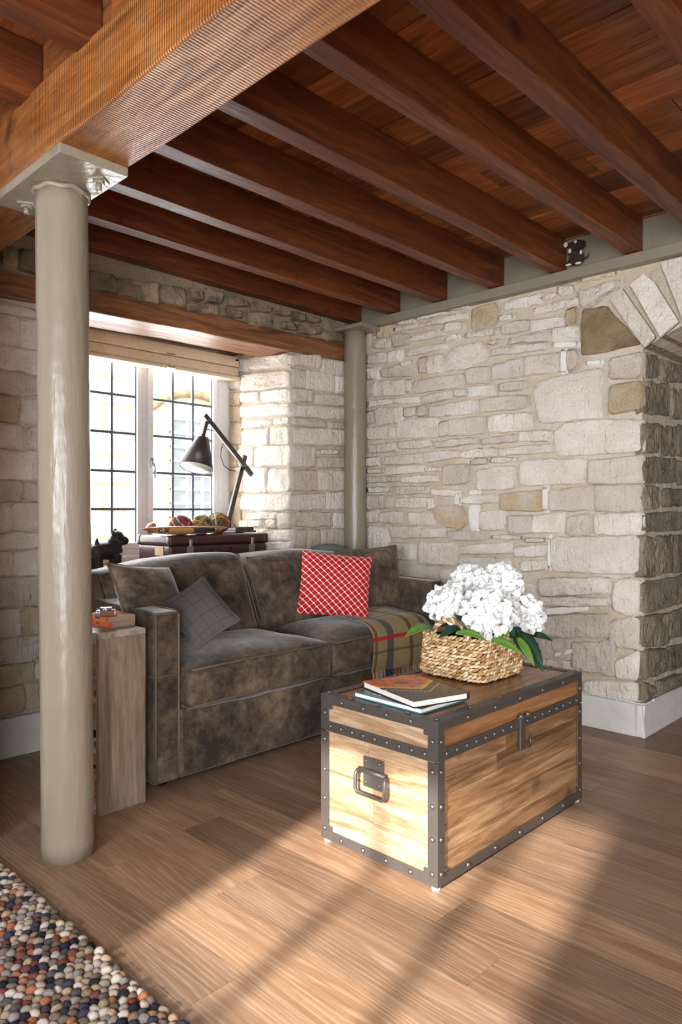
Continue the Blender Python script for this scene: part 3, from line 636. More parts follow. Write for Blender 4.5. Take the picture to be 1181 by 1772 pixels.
# skirting
bs = tag(mesh('baseboard_right', *rbox((3.672, YA-.02, 0), (3.72, 3.44, .165), .006, 1, fn=lambda p, u: Vector((.018 if (u[2] > .5 and u[0] < 0) else 0, 0, 0))), 'skirt', smooth=False), 'white painted skirting along the limewashed wall', 'baseboard', kind='structure')
tag(mesh('baseboard_arch', *rbox((3.672, YA-.028, 0), (4.5, YA+.02, .165), .006, 1, fn=lambda p, u: Vector((0, .018 if (u[2] > .5 and u[1] < 0) else 0, 0))), 'skirt', smooth=False), 'white painted skirting turning into the arch opening', 'baseboard', kind='structure')
tag(mesh('baseboard_window', *rbox((-1.75, 3.435, 0), (3.66, 3.47, .185), .006, 1), 'skirt', smooth=False), 'white skirting under the window wall behind the column', 'baseboard', kind='structure')
cb = root('wall_cable', 'thin white cable clipped along the skirting top', 'cable', (3.69, YA, .17))
mesh('wire', *tube([(3.688, 3.3, .172), (3.686, 2.4, .171), (3.685, 1.6, .173), (3.682, YA-.005, .172), (3.70, YA-.02, .172), (3.95, YA-.022, .174), (4.4, YA-.02, .173)], .004, 6), 'cable', cb)
for p in ((3.684, 1.56, .172), (3.80, YA-.022, .173)): mesh('clip', *rbox((p[0]-.008, p[1]-.006, p[2]-.008), (p[0]+.008, p[1]+.006, p[2]+.008), .003, 1), 'cable', cb)
# outside
tag(mesh('ground_outside', *box((-12, 4.26, -.4), (16, 14, -.2)), 'ground', smooth=False), 'pale gravel yard outside the window', 'ground', kind='structure')
ow = tag(mesh('wall_outside', *box((-10, 9.0, -.4), (14, 9.3, 7)), 'ext', smooth=False), 'sunlit pale stone house front across the yard', 'wall', kind='structure')
PL_E = lambda u, v, d: (u, 9.0-d, v)
for r in range(12):
    x = .5+random.random()*.3; z = .1+r*.36
    while x < 5.0:
        L = random.uniform(.4, .8); stone(ow, [(x, z), (x+L-.03, z), (x+L-.03, z+.32), (x, z+.32)], PL_E, 'ext', .03, r*7+x, 2); x += L
oc = (6.15, 1.75)
mesh('arch_moulding', *tube([(oc[0]+1.15*math.cos(t), 8.95, oc[1]+1.15*math.sin(t)) for t in (math.pi*(.12+.6*i/24) for i in range(25))], .06, 6), 'stone_dark', ow)
mesh('outside_pane', *box((5.72, 8.95, .8), (6.5, 8.98, 2.5)), 'ext_glass', ow, smooth=False)
for i in range(9): mesh('outside_bar', *box((5.70, 8.92, .85+i*.205), (6.52, 8.95, .885+i*.205)), 'upvc', ow, smooth=False)
for i in range(4): mesh('outside_bar', *box((5.70+i*.265, 8.915, .8), (5.735+i*.265, 8.95, 2.5)), 'upvc', ow, smooth=False)

# ================================================================== COLUMNS
def weld_ring(c, r, z): return tube([(c[0]+r*math.cos(t), c[1]+r*math.sin(t), z+.004*math.sin(t*7)) for t in (2*math.pi*i/36 for i in range(36))], .009, 8, closed=True)
co = root('iron_column', 'stout greige painted iron column under the timber beam', 'column', (1.092, 2.335, 0), kind='structure')
c0, c1 = Vector((1.092, 2.335, 0)), Vector((1.076, 2.348, 2.222))
prof = [c0.lerp(c1, i/40) for i in range(41)]
V, F = tube(prof, .0835, 40); V = [tuple(Vector(v)+Vector((.0016*noise.noise(Vector(v)*9), .0016*noise.noise(Vector(v)*9+Vector((5, 0, 0))), 0))) for v in V]
mesh('shaft', V, F, 'iron', co)
mesh('weld_bead', *weld_ring(c1, .085, 2.214), 'iron', co)
mesh('top_plate', *rbox((.946, 2.08, 2.222), (1.172, 2.60, 2.252), .003, 1), 'iron', co, smooth=False)
def bolt(x, y, z, par, s=1.0, mat='iron'):
    rt = random.random()
    nut = mesh('bolt', *lathe([(.019*s, 0), (.019*s, -.014*s)], n=6), mat, par, smooth=False, world=False); nut.location = Vector((x, y, z))-origin(par); nut.rotation_euler = (0, 0, rt)
    e = mesh('thread_end', *lathe([(.010*s, -.012*s), (.010*s, -.032*s), (.007*s, -.034*s)], n=12), mat, nut, world=False)
    wz = mesh('square_washer', *rbox((-.026*s, -.026*s, -.005*s), (.026*s, .026*s, .001), .001, 1), mat, nut, smooth=False, world=False)
for x, y in ((on_z(171, 312, 2.222).x, on_z(171, 312, 2.222).y), (on_z(46, 354, 2.222).x, on_z(46, 354, 2.222).y)): bolt(x, y, 2.222, co)
cp = root('iron_column', 'slender greige painted iron post in the corner behind the sofa', 'column', (3.628, 3.372, 0), kind='structure')
mesh('shaft', *tube([(3.628, 3.372, z*.1) for z in range(25)], .076, 32), 'iron', cp)
mesh('top_plate', *rbox((3.50, 3.20, 2.388), (3.74, 3.45, 2.411), .003, 1), 'iron', cp, smooth=False)
for y in (3.225,): bolt(3.665, y, 2.388, cp, 1.0); bolt(3.72, y, 2.388, cp, 1.0)

# ================================================================== SOFA
sf = root('sofa', 'two seat sofa in mottled brown crushed velvet below the window', 'sofa', (2.55, 3.0, 0))
SX0, SX1, SF, SBK = 1.565, 3.545, 2.575, 3.42; AW = .125
wr_ = lambda a, s, k=0: (lambda p, u: Vector((noise.noise(Vector(p)*s+Vector((k, 0, 0))), noise.noise(Vector(p)*s+Vector((0, k+7, 0))), noise.noise(Vector(p)*s+Vector((0, 0, k+3)))))*a)
mesh('base', *rbox((SX0+AW-.01, SF-.015, .035), (SX1-AW+.01, SBK-.1, .33), .02, 3, (24, 8, 6), fn=wr_(.004, 5)), 'velvet', sf)
mesh('back', *rbox((SX0+.01, SBK-.2, .05), (SX1-.01, SBK, .84), .04, 3, (20, 3, 8), fn=wr_(.004, 5, 2)), 'velvet', sf)
def piping(par, path, r=.0055, closed=False): return mesh('piping', *tube(path, r, 6, closed), 'piping', par)
for k, (x0, x1) in enumerate(((SX0, SX0+AW), (SX1-AW, SX1))):
    def fa(p, u): # the arm top rises a little towards the back
        return Vector((0, 0, .02*max(0, (p.y-2.6)/.8) if p.z > .5 else 0)) + wr_(.003, 7, k)(p, u)
    am = mesh('arm', *rbox((x0, SF, .03), (x1, SBK-.03, .735), .014, 3, (4, 14, 12), fn=fa), 'velvet', sf)
    for x in (x0+.008, x1-.008):
        piping(am, [(x, SF-.002, .04), (x, SF-.003, .25), (x, SF-.003, .47), (x, SF-.002, .722), (x, SF+.03, .735), (x, 2.9, .741), (x, 3.36, .754)])
    piping(am, [(x0+.006, SF+.01, .73), (x0+.02, SF-.003, .732), (x1-.02, SF-.003, .732), (x1-.006, SF+.01, .73)])
    piping(am, [(x0-.001, 2.8, .478), (x0-.001, SF+.005, .474), (x0+.01, SF-.003, .474), (x1-.01, SF-.003, .474), (x1, SF+.01, .474)], .004)
    ft = root('foot', None, None); ft.parent = sf; ft.location = Vector(((x0+x1)/2, SF+.05, 0))-sf.location
    mesh('wheel', *lathe([(.012, -.014), (.026, -.012), (.026, .012), (.012, .014)], ((x0+x1)/2+.01, SF+.06, .026), 16, (1, 0, 0)), 'black', ft)
    mesh('bracket', *rbox(((x0+x1)/2-.02, SF+.03, .02), ((x0+x1)/2+.03, SF+.09, .04), .004, 1), 'black', ft)
XM = 2.555
def seat(x0, x1, k):
    def f(p, u):
        sag = -.012*max(0, u[2])*0
        return wr_(.006, 6, k)(p, u) + Vector((0, 0, .010*noise.noise(Vector((p.x*4, p.y*4, k))) if u[2] > 0 else 0))
    c = mesh('seat_cushion', *rbox((x0, SF-.05, .325), (x1, 3.16, .492), .03, 3, (20, 16, 5), bulge=(.004, .02, .05), fn=f), 'velvet', sf)
    for z, in ((.487,), (.333,)):
        pth = [(x0+.012, 2.9, z), (x0+.010, SF-.01, z), (x0+.035, SF-.046, z)] + [(x0+(x1-x0)*t, SF-.046-.012*math.sin(math.pi*t), z+.008*math.sin(math.pi*t)) for t in (.2, .35, .5, .65, .8)] + [(x1-.035, SF-.046, z), (x1-.010, SF-.01, z), (x1-.012, 2.9, z)]
        piping(c, pth)
seat(SX0+AW+.004, XM-.003, 1); seat(XM+.003, SX1-AW-.004, 5)
def backc(x0, x1, k, zl, zr):
    def f(p, u):
        t = (p.x-x0)/(x1-x0); top = max(0, (p.z-.5)/.45)
        return Vector((0, .16*top, (zl+(zr-zl)*t-.95)*top + .02*math.sin(math.pi*t)*top)) + wr_(.010, 5, k)(p, u)
    c = mesh('back_cushion', *rbox((x0, 2.99, .50), (x1, 3.19, .95), .05, 3, (18, 5, 14), bulge=(.0, .05, .012), fn=f), 'velvet', sf)
    pts = []
    for t in (0, .15, .3, .5, .7, .85, 1): pts.append((x0+.02+(x1-x0-.04)*t, 3.155+.0, zl+(zr-zl)*t+.02*math.sin(math.pi*t)-.008))
    piping(c, [(x0+.01, 3.005, .56), (x0+.01, 3.09, .76)] + [(p[0], p[1]+.01, p[2]) for p in pts] + [(x1-.01, 3.09, .76), (x1-.01, 3.005, .56)])
backc(SX0+.035, 2.475, 1, .858, .92); backc(2.485, SX1-AW-.02, 4, .90, .875)

# scatter cushions -------------------------------------------------
def cushion(name, label, wd, ht, th, loc, nrm, up, mat, seed, pipe=None, pinch=.06, group='scatter cushions on the sofa'):
    z = Vector(nrm).normalized(); x = Vector(up).normalized().cross(z).normalized(); y = z.cross(x)
    r = root(name, label, 'cushion', loc, Matrix((x, y, z)).transposed().to_euler(), group=group)
    V, F, U = pillow(wd, ht, th, seed=seed, pinch=pinch)
    c = mesh('cover', V, F, mat, r, uv=U, world=False)
    if pipe: mesh('edging', *tube(pillow_edge(wd, ht, pinch), .005, 6, closed=True), pipe, r, world=False)
    return r
cushion('velvet_cushion', 'brown crushed velvet cushion leaning where sofa arm meets back', .37, .37, .13, on_y(262, 1040, 2.86), (.22, -.80, .5), (.0, .45, .85), 'velvet_lt', 3, 'piping')
cushion('tweed_cushion', 'small grey checked tweed cushion propped on the sofa seat', .232, .28, .09, on_y(346, 1060, 2.66), tuple(RT*.1-FW*.75+Vector((0, 0, .55))), tuple(RT*-.8+FW*.5+Vector((0, 0, .75))), 'tweed', 8, 'tweed')
cushion('velvet_cushion', 'brown crushed velvet cushion standing behind the red lattice cushion', .42, .40, .13, on_y(640, 1003, 2.93), (-.42, -.88, .20), (.03, .18, .98), 'velvet_lt', 12, 'piping')
cushion('lattice_cushion', 'red cushion woven with a white lattice pattern', .405, .36, .13, on_y(580, 1012, 2.84), (-.60, -.74, .26), tuple(RT*.08+FW*.22+Vector((0, 0, .95))), 'lattice', 5, None, .04)
cushion('grey_cushion', 'grey blue cushion peeping over the sofa back above the red cushion', .24, .13, .07, on_y(572, 951, 3.34), (0, -.25, .97), (0, .97, .25), 'greyblue', 6, None)

# tartan throw ------------------------------------------------------
th = root('tartan_throw', 'olive tartan wool throw with fringe draped over the seat front', 'throw', (3.15, 2.6, .5))
TX0, TX1 = 2.86, 3.34
def tprof(s):   # s from the back (0) over the front edge (1)
    if s < .50: t = s/.50; return (2.96-.34*t, .568 - .014*t*t)
    if s < .66: a = (s-.50)/.16*math.pi/2; return (2.62-.113*math.sin(a), .554-.079*(1-math.cos(a)))
    t = (s-.66)/.34; return (2.507-.008*math.sin(t*3), .475-.17*t)
V, U, F = [], [], []; NX, NS = 26, 34
for side in (0, .007):
    for j in range(NS+1):
        s = j/NS; y, z = tprof(s)
        for i in range(NX+1):
            u = i/NX; x = TX0+(TX1-TX0)*u - .05*s*(1-u) + .012*math.sin(u*9+s*3)*s
            fold = .010*math.sin(u*11+1)*max(0, s-.3)
            V.append((x, y-fold-(side if s > .5 else 0), z+(0 if s > .6 else .006*math.sin(u*8+s*5))+(side if s < .66 else 0) - (.06*u*max(0, s-.66)))); U.append((u, 1-s))
k = (NX+1)*(NS+1)
for b, fl_ in ((0, 1), (k, 0)):
    for j in range(NS):
        for i in range(NX):
            q = (b+j*(NX+1)+i, b+j*(NX+1)+i+1, b+(j+1)*(NX+1)+i+1, b+(j+1)*(NX+1)+i); F.append(q[::-1] if fl_ else q)
rim = [i for i in range(NX+1)] + [j*(NX+1)+NX for j in range(1, NS+1)] + [NS*(NX+1)+i for i in range(NX-1, -1, -1)] + [j*(NX+1) for j in range(NS-1, 0, -1)]
F += [(rim[i], rim[(i+1) % len(rim)], rim[(i+1) % len(rim)]+k, rim[i]+k) for i in range(len(rim))]
bl_ = mesh('blanket', V, F, 'tartan', th, uv=U)
parts, navy = [], []
for i in range(44):
    u = (i+.5)/44; p = Vector(V[k+NS*(NX+1)+min(NX, int(u*NX))]); p.x = TX0-.05*(1-u)+(TX1-TX0)*u + .012*math.sin(u*9+3)
    L = random.uniform(.07, .10); dx = random.uniform(-.012, .008)
    t = tube([p+Vector((0, .002, .006)), p+Vector((dx*.4, -.004, -L*.5)), p+Vector((dx, random.uniform(-.008, .004), -L))], [.0028, .0032, .002], 5)
    (navy if .25 < u < .36 else parts).append(t)
f = mesh('fringe', *merge(*parts), 'fringe', th); f['kind'] = 'stuff'
f = mesh('fringe', *merge(*navy), 'navy_fringe', th); f['kind'] = 'stuff'; f['label'] = 'navy blue strands'

# ================================================================== TRUNK
CX0, CX1, CY0, CY1, CZ0, CZL, CZ1 = 1.757, 2.713, 1.294, 1.79, .012, .392, .513
ch = root('storage_trunk', 'mango wood storage trunk bound in riveted dark metal', 'trunk', ((CX0+CX1)/2, (CY0+CY1)/2, 0))
bd = root('body', None, None); bd.parent = ch; ld = root('lid', None, None); ld.parent = ch; ld.location = (0, 0, CZL)
mesh('carcass', *box((CX0+.012, CY0+.012, CZ0), (CX1-.012, CY1-.012, CZL)), 'chestwood', bd, smooth=False)
mesh('carcass', *box((CX0+.012, CY0+.012, CZL+.002), (CX1-.012, CY1-.012, CZ1-.008)), 'chestwood', ld, smooth=False)
def planks(par, axis, lo, hi, cuts, others, mat):
    for a, b in zip(cuts, cuts[1:]):
        A, B = list(lo), list(hi); A[axis] = a+.0006; B[axis] = b-.0006
        js = [A[others]] + ([A[others]+(B[others]-A[others])*random.uniform(.3, .7)] if random.random() < .6 else []) + [B[others]]
        for c, d in zip(js, js[1:]):
            A2, B2 = A[:], B[:]; A2[others], B2[others] = c+.0005, d-.0005; mesh('plank', *rbox(A2, B2, .001, 1), mat, par, smooth=False)
zc = [CZ0+.02, .10, .19, .28, .335, CZL-.003]
for yy in ((CY0, CY0+.012), (CY1-.012, CY1)): planks(bd, 2, (CX0+.012, yy[0]+.002, 0), (CX1-.012, yy[1], 0), zc, 0, 'chestwood'); mesh('plank', *rbox((CX0+.012, yy[0]+.002, CZL+.004), (CX1-.012, yy[1], CZ1-.008), .001, 1), 'chesttop', ld, smooth=False)
for xx in ((CX0, CX0+.012), (CX1-.012, CX1)): planks(bd, 2, (xx[0]+.002, CY0+.012, 0), (xx[1], CY1-.012, 0), [CZ0+.02, .13, .255, CZL-.003], 1, 'chestwood_side'); mesh('plank', *rbox((xx[0]+.002, CY0+.012, CZL+.004), (xx[1], CY1-.012, CZ1-.008), .001, 1), 'chestwood_side', ld, smooth=False)
planks(ld, 1, (CX0+.01, 0, CZ1-.010), (CX1-.01, 0, CZ1-.002), [CY0+.01, CY0+.13, CY0+.25, CY0+.37, CY1-.01], 0, 'chesttop')
t = .0035
def strap(par, a, b): return mesh('metal_strap', *rbox(a, b, .0012, 1), 'bronze', par, smooth=False)
W = .034
for x, sx in ((CX0, -1), (CX1, 1)):
    xa, xb = sorted((x, x+sx*t))
    for y0, y1 in ((CY0-t, CY0+W), (CY1-W, CY1+t)): strap(bd, (xa, y0, CZ0), (xb, y1, CZL-.004)); strap(ld, (xa, y0, CZL+.001), (xb, y1, CZ1))
    strap(bd, (xa, CY0+W, CZ0), (xb, CY1-W, CZ0+W)); strap(ld, (xa, CY0+W, CZL+.001), (xb, CY1-W, CZL+.033)); strap(ld, (xa, CY0+W, CZ1-.03), (xb, CY1-W, CZ1))
    for y, z, p in ((CY0+W, CZ0+W, bd), (CY1-W-.016, CZ0+W, bd), (CY0+W, CZ1-.046, ld), (CY1-W-.016, CZ1-.046, ld)): strap(p, (xa, y, z), (xb, y+.016, z+.016))
for y, sy in ((CY0, -1), (CY1, 1)):
    ya, yb = sorted((y, y+sy*t))
    for x0, x1 in ((CX0, CX0+W), (CX1-W, CX1)): strap(bd, (x0, ya, CZ0), (x1, yb, CZL-.004)); strap(ld, (x0, ya, CZL+.001), (x1, yb, CZ1))
    strap(bd, (CX0+W, ya, CZ0), (CX1-W, yb, CZ0+W)); strap(ld, (CX0+W, ya, CZL+.001), (CX1-W, yb, CZL+.036)); strap(ld, (CX0+W, ya, CZ1-.03), (CX1-W, yb, CZ1))
    for x, z, p in ((CX0+W, CZ0+W, bd), (CX1-W-.016, CZ0+W, bd)): strap(p, (x, ya, z), (x+.016, yb, z+.016))
for a, b in (((CX0-t, CY0-t, CZ1-.001), (CX0+W, CY1+t, CZ1+.002)), ((CX1-W, CY0-t, CZ1-.001), (CX1+t, CY1+t, CZ1+.002)), ((CX0+W, CY0-t, CZ1-.001), (CX1-W, CY0+W, CZ1+.002)), ((CX0+W, CY1-W, CZ1-.001), (CX1-W, CY1+t, CZ1+.002))): strap(ld, a, b)
rv = None
def rivet(par, p, d, s=1.0):
    global rv
    q = Vector(d).to_track_quat('Z', 'Y').to_euler()
    if rv is None: rv = mesh('rivet', *lathe([(.0088, 0), (.0085, .0026), (.006, .0052), (.0026, .0064), (0, .0068)], n=10), 'bronze_edge', par, world=False); rv.location = Vector(p)-origin(par); rv.rotation_euler = q; return
    share(rv, 'rivet', par, p, q, (s, s, s))
for z in (.05, .155, .255, .36):
    for y in (CY0+.016, CY1-.016): rivet(bd, (CX0-t, y, z), (-1, 0, 0))
    for x in (CX0+.016, CX1-.016): rivet(bd, (x, CY0-t, z), (0, -1, 0))
for k in range(1, 5): rivet(bd, (CX0-t, CY0+.0+k*.1, CZ0+.017), (-1, 0, 0)); rivet(ld, (CX0-t, CY0+k*.1, CZ1-.015), (-1, 0, 0))
for k in range(9): rivet(ld, (CX0-t, CY0+.045+k*.051, CZL+.017), (-1, 0, 0), .95)
for k in range(1, 6): rivet(bd, (CX0+k*.16, CY0-t, CZ0+.017), (0, -1, 0)); rivet(ld, (CX0+k*.16, CY0-t, CZ1-.015), (0, -1, 0))
for k in range(17):
    x = CX0+.045+k*.054
    if abs(x-2.245) > .03: rivet(ld, (x, CY0-t, CZL+.018), (0, -1, 0), .95)
for y in (CY0+.016, CY1-.016): rivet(ld, (CX0-t, y, CZL+.06), (-1, 0, 0))
for x in (CX0+.016, CX1-.016): rivet(ld, (x, CY0-t, CZL+.06), (0, -1, 0))
for k in range(6):
    for y in (CY0+.017, CY1-.017): rivet(ld, (CX0+.02+k*.183, y, CZ1+.002), (0, 0, 1))
for k in range(1, 4):
    for x in (CX0+.016, CX1-.016): rivet(ld, (x, CY0+k*.124, CZ1+.002), (0, 0, 1))
# hasp on the front, drop handle on the end
hp = root('hasp', None, None); hp.parent = ch; hp.location = Vector((2.245, CY0, CZL))-ch.location
mesh('hasp_plate', *rbox((2.227, CY0-.012, CZL-.075), (2.263, CY0-t, CZL+.045), .002, 1), 'bronze', hp, smooth=False)
mesh('hasp_ring', *tube([(2.262+.026*math.cos(a), CY0-.014-.014*abs(math.sin(a*.5)), CZL-.045+.026*math.sin(a)) for a in (math.pi*(-.5+i/10) for i in range(11))], .0035, 6), 'bronze_edge', hp)
for x in (2.222, 2.268): mesh('hinge_knob', *merge(ellipsoid((x, CY0-.016, CZL+.048), (.009, .009, .009)), tube([(x, CY0, CZL+.03), (x, CY0-.014, CZL+.046)], .004, 6)), 'bronze_edge', hp)
hd = root('handle', None, None); hd.parent = ch; hd.location = Vector((CX0, 1.545, .27))-ch.location
mesh('handle_plate', *rbox((CX0-.006, 1.505, .245), (CX0-.001, 1.592, .345), .002, 1), 'bronze', hd, smooth=False)
mesh('pivot', *tube([(CX0-.011, 1.49, .300), (CX0-.011, 1.605, .300)], .009, 10), 'bronze', hd)
mesh('bail', *tube([(CX0-.013, 1.488, .300), (CX0-.022, 1.484, .285), (CX0-.024, 1.484, .24), (CX0-.024, 1.492, .228), (CX0-.024, 1.603, .228), (CX0-.024, 1.611, .24), (CX0-.022, 1.611, .285), (CX0-.013, 1.607, .300)], .0065, 8), 'bronze', hd)
for y, z in ((1.52, .332), (1.578, .332), (1.52, .262), (1.578, .262)): rivet(hd, (CX0-.006, y, z), (-1, 0, 0), .6)
for x in (CX0+.015, CX1-.015):
    for y in (CY0+.015, CY1-.015): mesh('glide', *lathe([(.014, 0), (.014, .012)], (x, y, 0), 12), 'skirt', bd)

# books on the trunk --------------------------------------------------
ZT_ = CZ1+.0022
def hardback(name, label, near, ang, w_, d_, h, cover, board, z, group=None):
    r = root(name, label, 'book', (near[0], near[1], z), (0, 0, ang), group=group)
    mesh('page_block', *rbox((.004, .004, .003), (w_-.006, d_-.004, h-.003), .001, 1), 'paper', r, smooth=False, world=False)
    mesh('back_cover', *rbox((0, 0, 0), (w_, d_, .003), .001, 1), board, r, smooth=False, world=False)
    V, F = box((0, 0, h-.003), (w_, d_, h)); mesh('front_cover', V, F, cover, r, smooth=False, world=False, uv=[(v[0]/w_, v[1]/d_) for v in V])
    mesh('spine', *rbox((w_-.004, 0, 0), (w_+.003, d_, h), .002, 1), board, r, smooth=False, world=False)
    return r
b1 = hardback('hardback_book', 'teal hardback book lying flat on the trunk, under another book', (1.785, 1.377), math.radians(-2), .245, .30, .019, 'cover_b', 'teal', ZT_, 'books on the trunk')
mesh('cover_lettering', *merge(*[box((.02+i*.013+.006*(i % 2), .22-j*.025, .0191), (.029+i*.013, .228-j*.025, .0194)) for j in range(2) for i in range(4)]), 'white_ink', b1, smooth=False, world=False)['kind'] = 'stuff'
b2 = hardback('hardback_book', 'hardback book with glossy orange autumn cover on top of the teal book', (1.768, 1.392), math.radians(-16), .222, .305, .024, 'cover_a', 'ink', ZT_+.0192, 'books on the trunk')

# basket ---------------------------------------------------------------
BX0, BX1, BY0, BY1, BZ, BH = 2.245, 2.56, 1.45, 1.755, ZT_, .158
bk = root('wicker_basket', 'woven seagrass basket with rope handles on the trunk', 'basket', ((BX0+BX1)/2, (BY0+BY1)/2, BZ))
def rrect(inset, r, step):
    x0, x1, y0, y1 = BX0+inset, BX1-inset, BY0+inset, BY1-inset; P = []
    def arc_(cx, cy, a): P.extend((cx+r*math.cos(a+math.pi/2*i/5), cy+r*math.sin(a+math.pi/2*i/5)) for i in range(6))
    arc_(x1-r, y1-r, 0); arc_(x0+r, y1-r, math.pi/2); arc_(x0+r, y0+r, math.pi); arc_(x1-r, y0+r, 1.5*math.pi)
    out = []; P.append(P[0]); acc = 0
    for a, b in zip(P, P[1:]):
        a, b = Vector(a), Vector(b); L = (b-a).length
        while acc < L: out.append((a.lerp(b, acc/L), (b-a).normalized())); acc += step
        acc -= L
    return out
parts = []; ROWS = 12
for r in range(ROWS):
    z = BZ+.008+r*(BH-.012)/(ROWS-1); bulge = .012*(1-(r/(ROWS-1))) ; ins = .012 - bulge*.8 + (.006 if r == 0 else 0)
    for i, (p, d) in enumerate(rrect(ins, .045, .0175)):
        nx = Vector((d.y, -d.x)); j = random.uniform(-.0025, .0025); tilt = (.55 if r % 2 else .35)+random.uniform(-.2, .2)
        c = (p.x+nx.x*j, p.y+nx.y*j, z+random.uniform(-.0015, .0015))
        dx = Vector((d.x, d.y, tilt)).normalized(); L = .0135
        parts.append(tube([Vector(c)-dx*L, Vector(c)-dx*L*.4+Vector((nx.x, nx.y, 0))*.004, Vector(c)+dx*L*.4+Vector((nx.x, nx.y, 0))*.004, Vector(c)+dx*L], [.0025, .0056, .0056, .0025], 6))
wv = mesh('weave', *merge(*parts), 'straw', bk); wv['kind'] = 'stuff'
lin_ = rrect(.02, .04, .03); nl = len(lin_)
mesh('lining', [(p.x, p.y, z) for z in (BZ+.004, BZ+BH-.01) for p, d in lin_], [(i, (i+1) % nl, nl+(i+1) % nl, nl+i) for i in range(nl)] + [tuple(range(nl))[::-1]], 'ink', bk)
def rope(path, r, par, name, turns):
    P = [Vector(p) for p in path]; L = []
    for s in range(3):
        pts = []
        for i in range(len(P)*4-3):
            t = i/4; a = int(t); q = P[a].lerp(P[min(a+1, len(P)-1)], t-a); ph = 2*math.pi*(s/3+turns*i/(len(P)*4)); tg = (P[min(a+1, len(P)-1)]-P[max(a-1, 0)]).normalized()
            n1 = tg.cross(Vector((.3, .5, .8))).normalized(); n2 = tg.cross(n1); pts.append(q+(n1*math.cos(ph)+n2*math.sin(ph))*r*.6)
        L.append(tube(pts, r*.62, 6))
    return mesh(name, *merge(*L), 'straw', par)
xm = BX0+.012
rope([(xm, 1.60+.085*math.cos(a), BZ+BH-.02+.085*math.sin(a)) for a in (math.pi*i/14 for i in range(15))], .0095, bk, 'handle', 7)
rope([(BX1-.012, 1.60+.085*math.cos(a), BZ+BH-.02+.07*math.sin(a)) for a in (math.pi*i/14 for i in range(15))], .0095, bk, 'handle', 7)

# hydrangeas -------------------------------------------------------------
fl_src = []
for k in range(3):
    V, F = [], []
    for q in range(4):
        a0 = q*math.pi/2 + random.uniform(-.12, .12); b = len(V); V.append((0, 0, 0))
        pr = [(.35, -.42), (.72, -.55), (.98, -.34), (1.05, 0), (.98, .34), (.72, .55), (.35, .42)]
        for rr, t in pr: V.append((rr*math.cos(a0+t), rr*math.sin(a0+t), .22*rr*rr+.10*math.sin(t*5+k)*rr))
        V.append((.62*math.cos(a0), .62*math.sin(a0), -.02)); m = b+8
        F += [(b, b+1, m)] + [(b+i, b+i+1, m) for i in range(1, 7)] + [(b+7, b, m)]
    fl_src.append((V, F))
fl_mesh = []
def bloom(label, px, py, depth, rad_px, leaves, k):
    c = at_depth(px, py, depth); R = rad_px/FPX*depth; foot = Vector((2.40+(c.x-2.40)*.3, 1.60+(c.y-1.60)*.3, BZ+.012))
    h = root('hydrangea', label, 'flower', foot, group='hydrangeas in the basket')
    mesh('stem', *tube([foot, foot.lerp(c, .5)+Vector((0, 0, .02)), c], .004, 6), 'leaf', h)
    mesh('flower_core', *ellipsoid(c, (R*.72,)*3, n=14, m=10), 'petal', h)
    N = 64
    for i in range(N):
        zz = 1-1.62*(i+.5)/N; a = i*2.39996; s = math.sqrt(max(0, 1-zz*zz)); d = Vector((s*math.cos(a), s*math.sin(a), zz))
        d = (d+Vector([random.uniform(-.1, .1) for _ in range(3)])).normalized()
        q = d.to_track_quat('Z', 'Y') @ Euler((random.uniform(-.35, .35), random.uniform(-.35, .35), random.random()*6)).to_quaternion()
        j = i % 3
        if len(fl_mesh) <= j: o = mesh('floret', *fl_src[j], 'petal', h, world=False); fl_mesh.append(o); o.location = c+d*R*.86-foot; o.rotation_euler = q.to_euler(); sc = R*.36; o.scale = (sc, sc, sc)
        else: sc = R*random.uniform(.40, .54); share(fl_mesh[j], 'floret', h, c+d*R*random.uniform(.8, .93), q.to_euler(), (sc, sc, sc))
    for (bx_, by_, tx, ty, dep, dt, wd, mat, curl) in leaves:
        a = at_depth(690+bx_*.2371, 970+by_*.2371, dep); b = at_depth(690+tx*.2371, 970+ty*.2371, dt); ax = b-a; L = ax.length; ax.normalize()
        view = (CAM-(a+b)/2).normalized(); nrm = (view*.55+Vector((0, 0, .8))).normalized(); side = ax.cross(nrm).normalized(); nrm = side.cross(ax)
        V, F = [], []; N_ = 14
        for i in range(N_+1):
            t_ = i/N_; ww = wd*L*math.sin(math.pi*min(1, t_*.93+.07)**.8)*(1 if i % 2 else .9); p = a+ax*L*t_+nrm*curl*L*math.sin(math.pi*t_)
            for s in (-1, -.5, 0, .5, 1): V.append(tuple(p+side*ww*s*.5+nrm*abs(s)*ww*.16))
        for i in range(N_):
            for s in range(4): F.append((i*5+s, i*5+s+1, i*5+s+6, i*5+s+5))
        lf = mesh('leaf', V, F, mat, h)
        md = lf.modifiers.new('thickness', 'SOLIDIFY'); md.thickness = .0012
bloom('white hydrangea head beside the rope handle, over the trunk end', 775, 1048, 2.80, 33, [(250, 500, 45, 560, 2.72, 2.60, .35, 'leaf_lt', .1), (260, 520, 140, 470, 2.75, 2.72, .6, 'leaf_blue', .1)], 0)
bloom('large white hydrangea head at the front of the basket', 842, 1066, 2.72, 43, [(420, 530, 650, 590, 2.60, 2.56, .35, 'leaf_lt', .12), (680, 575, 905, 688, 2.56, 2.50, .34, 'leaf_lt', .08), (440, 490, 290, 570, 2.72, 2.70, .45, 'leaf', .1), (520, 520, 400, 390, 2.70, 2.68, .5, 'leaf', .05), (500, 540, 430, 440, 2.66, 2.62, .7, 'leaf', .05)], 1)
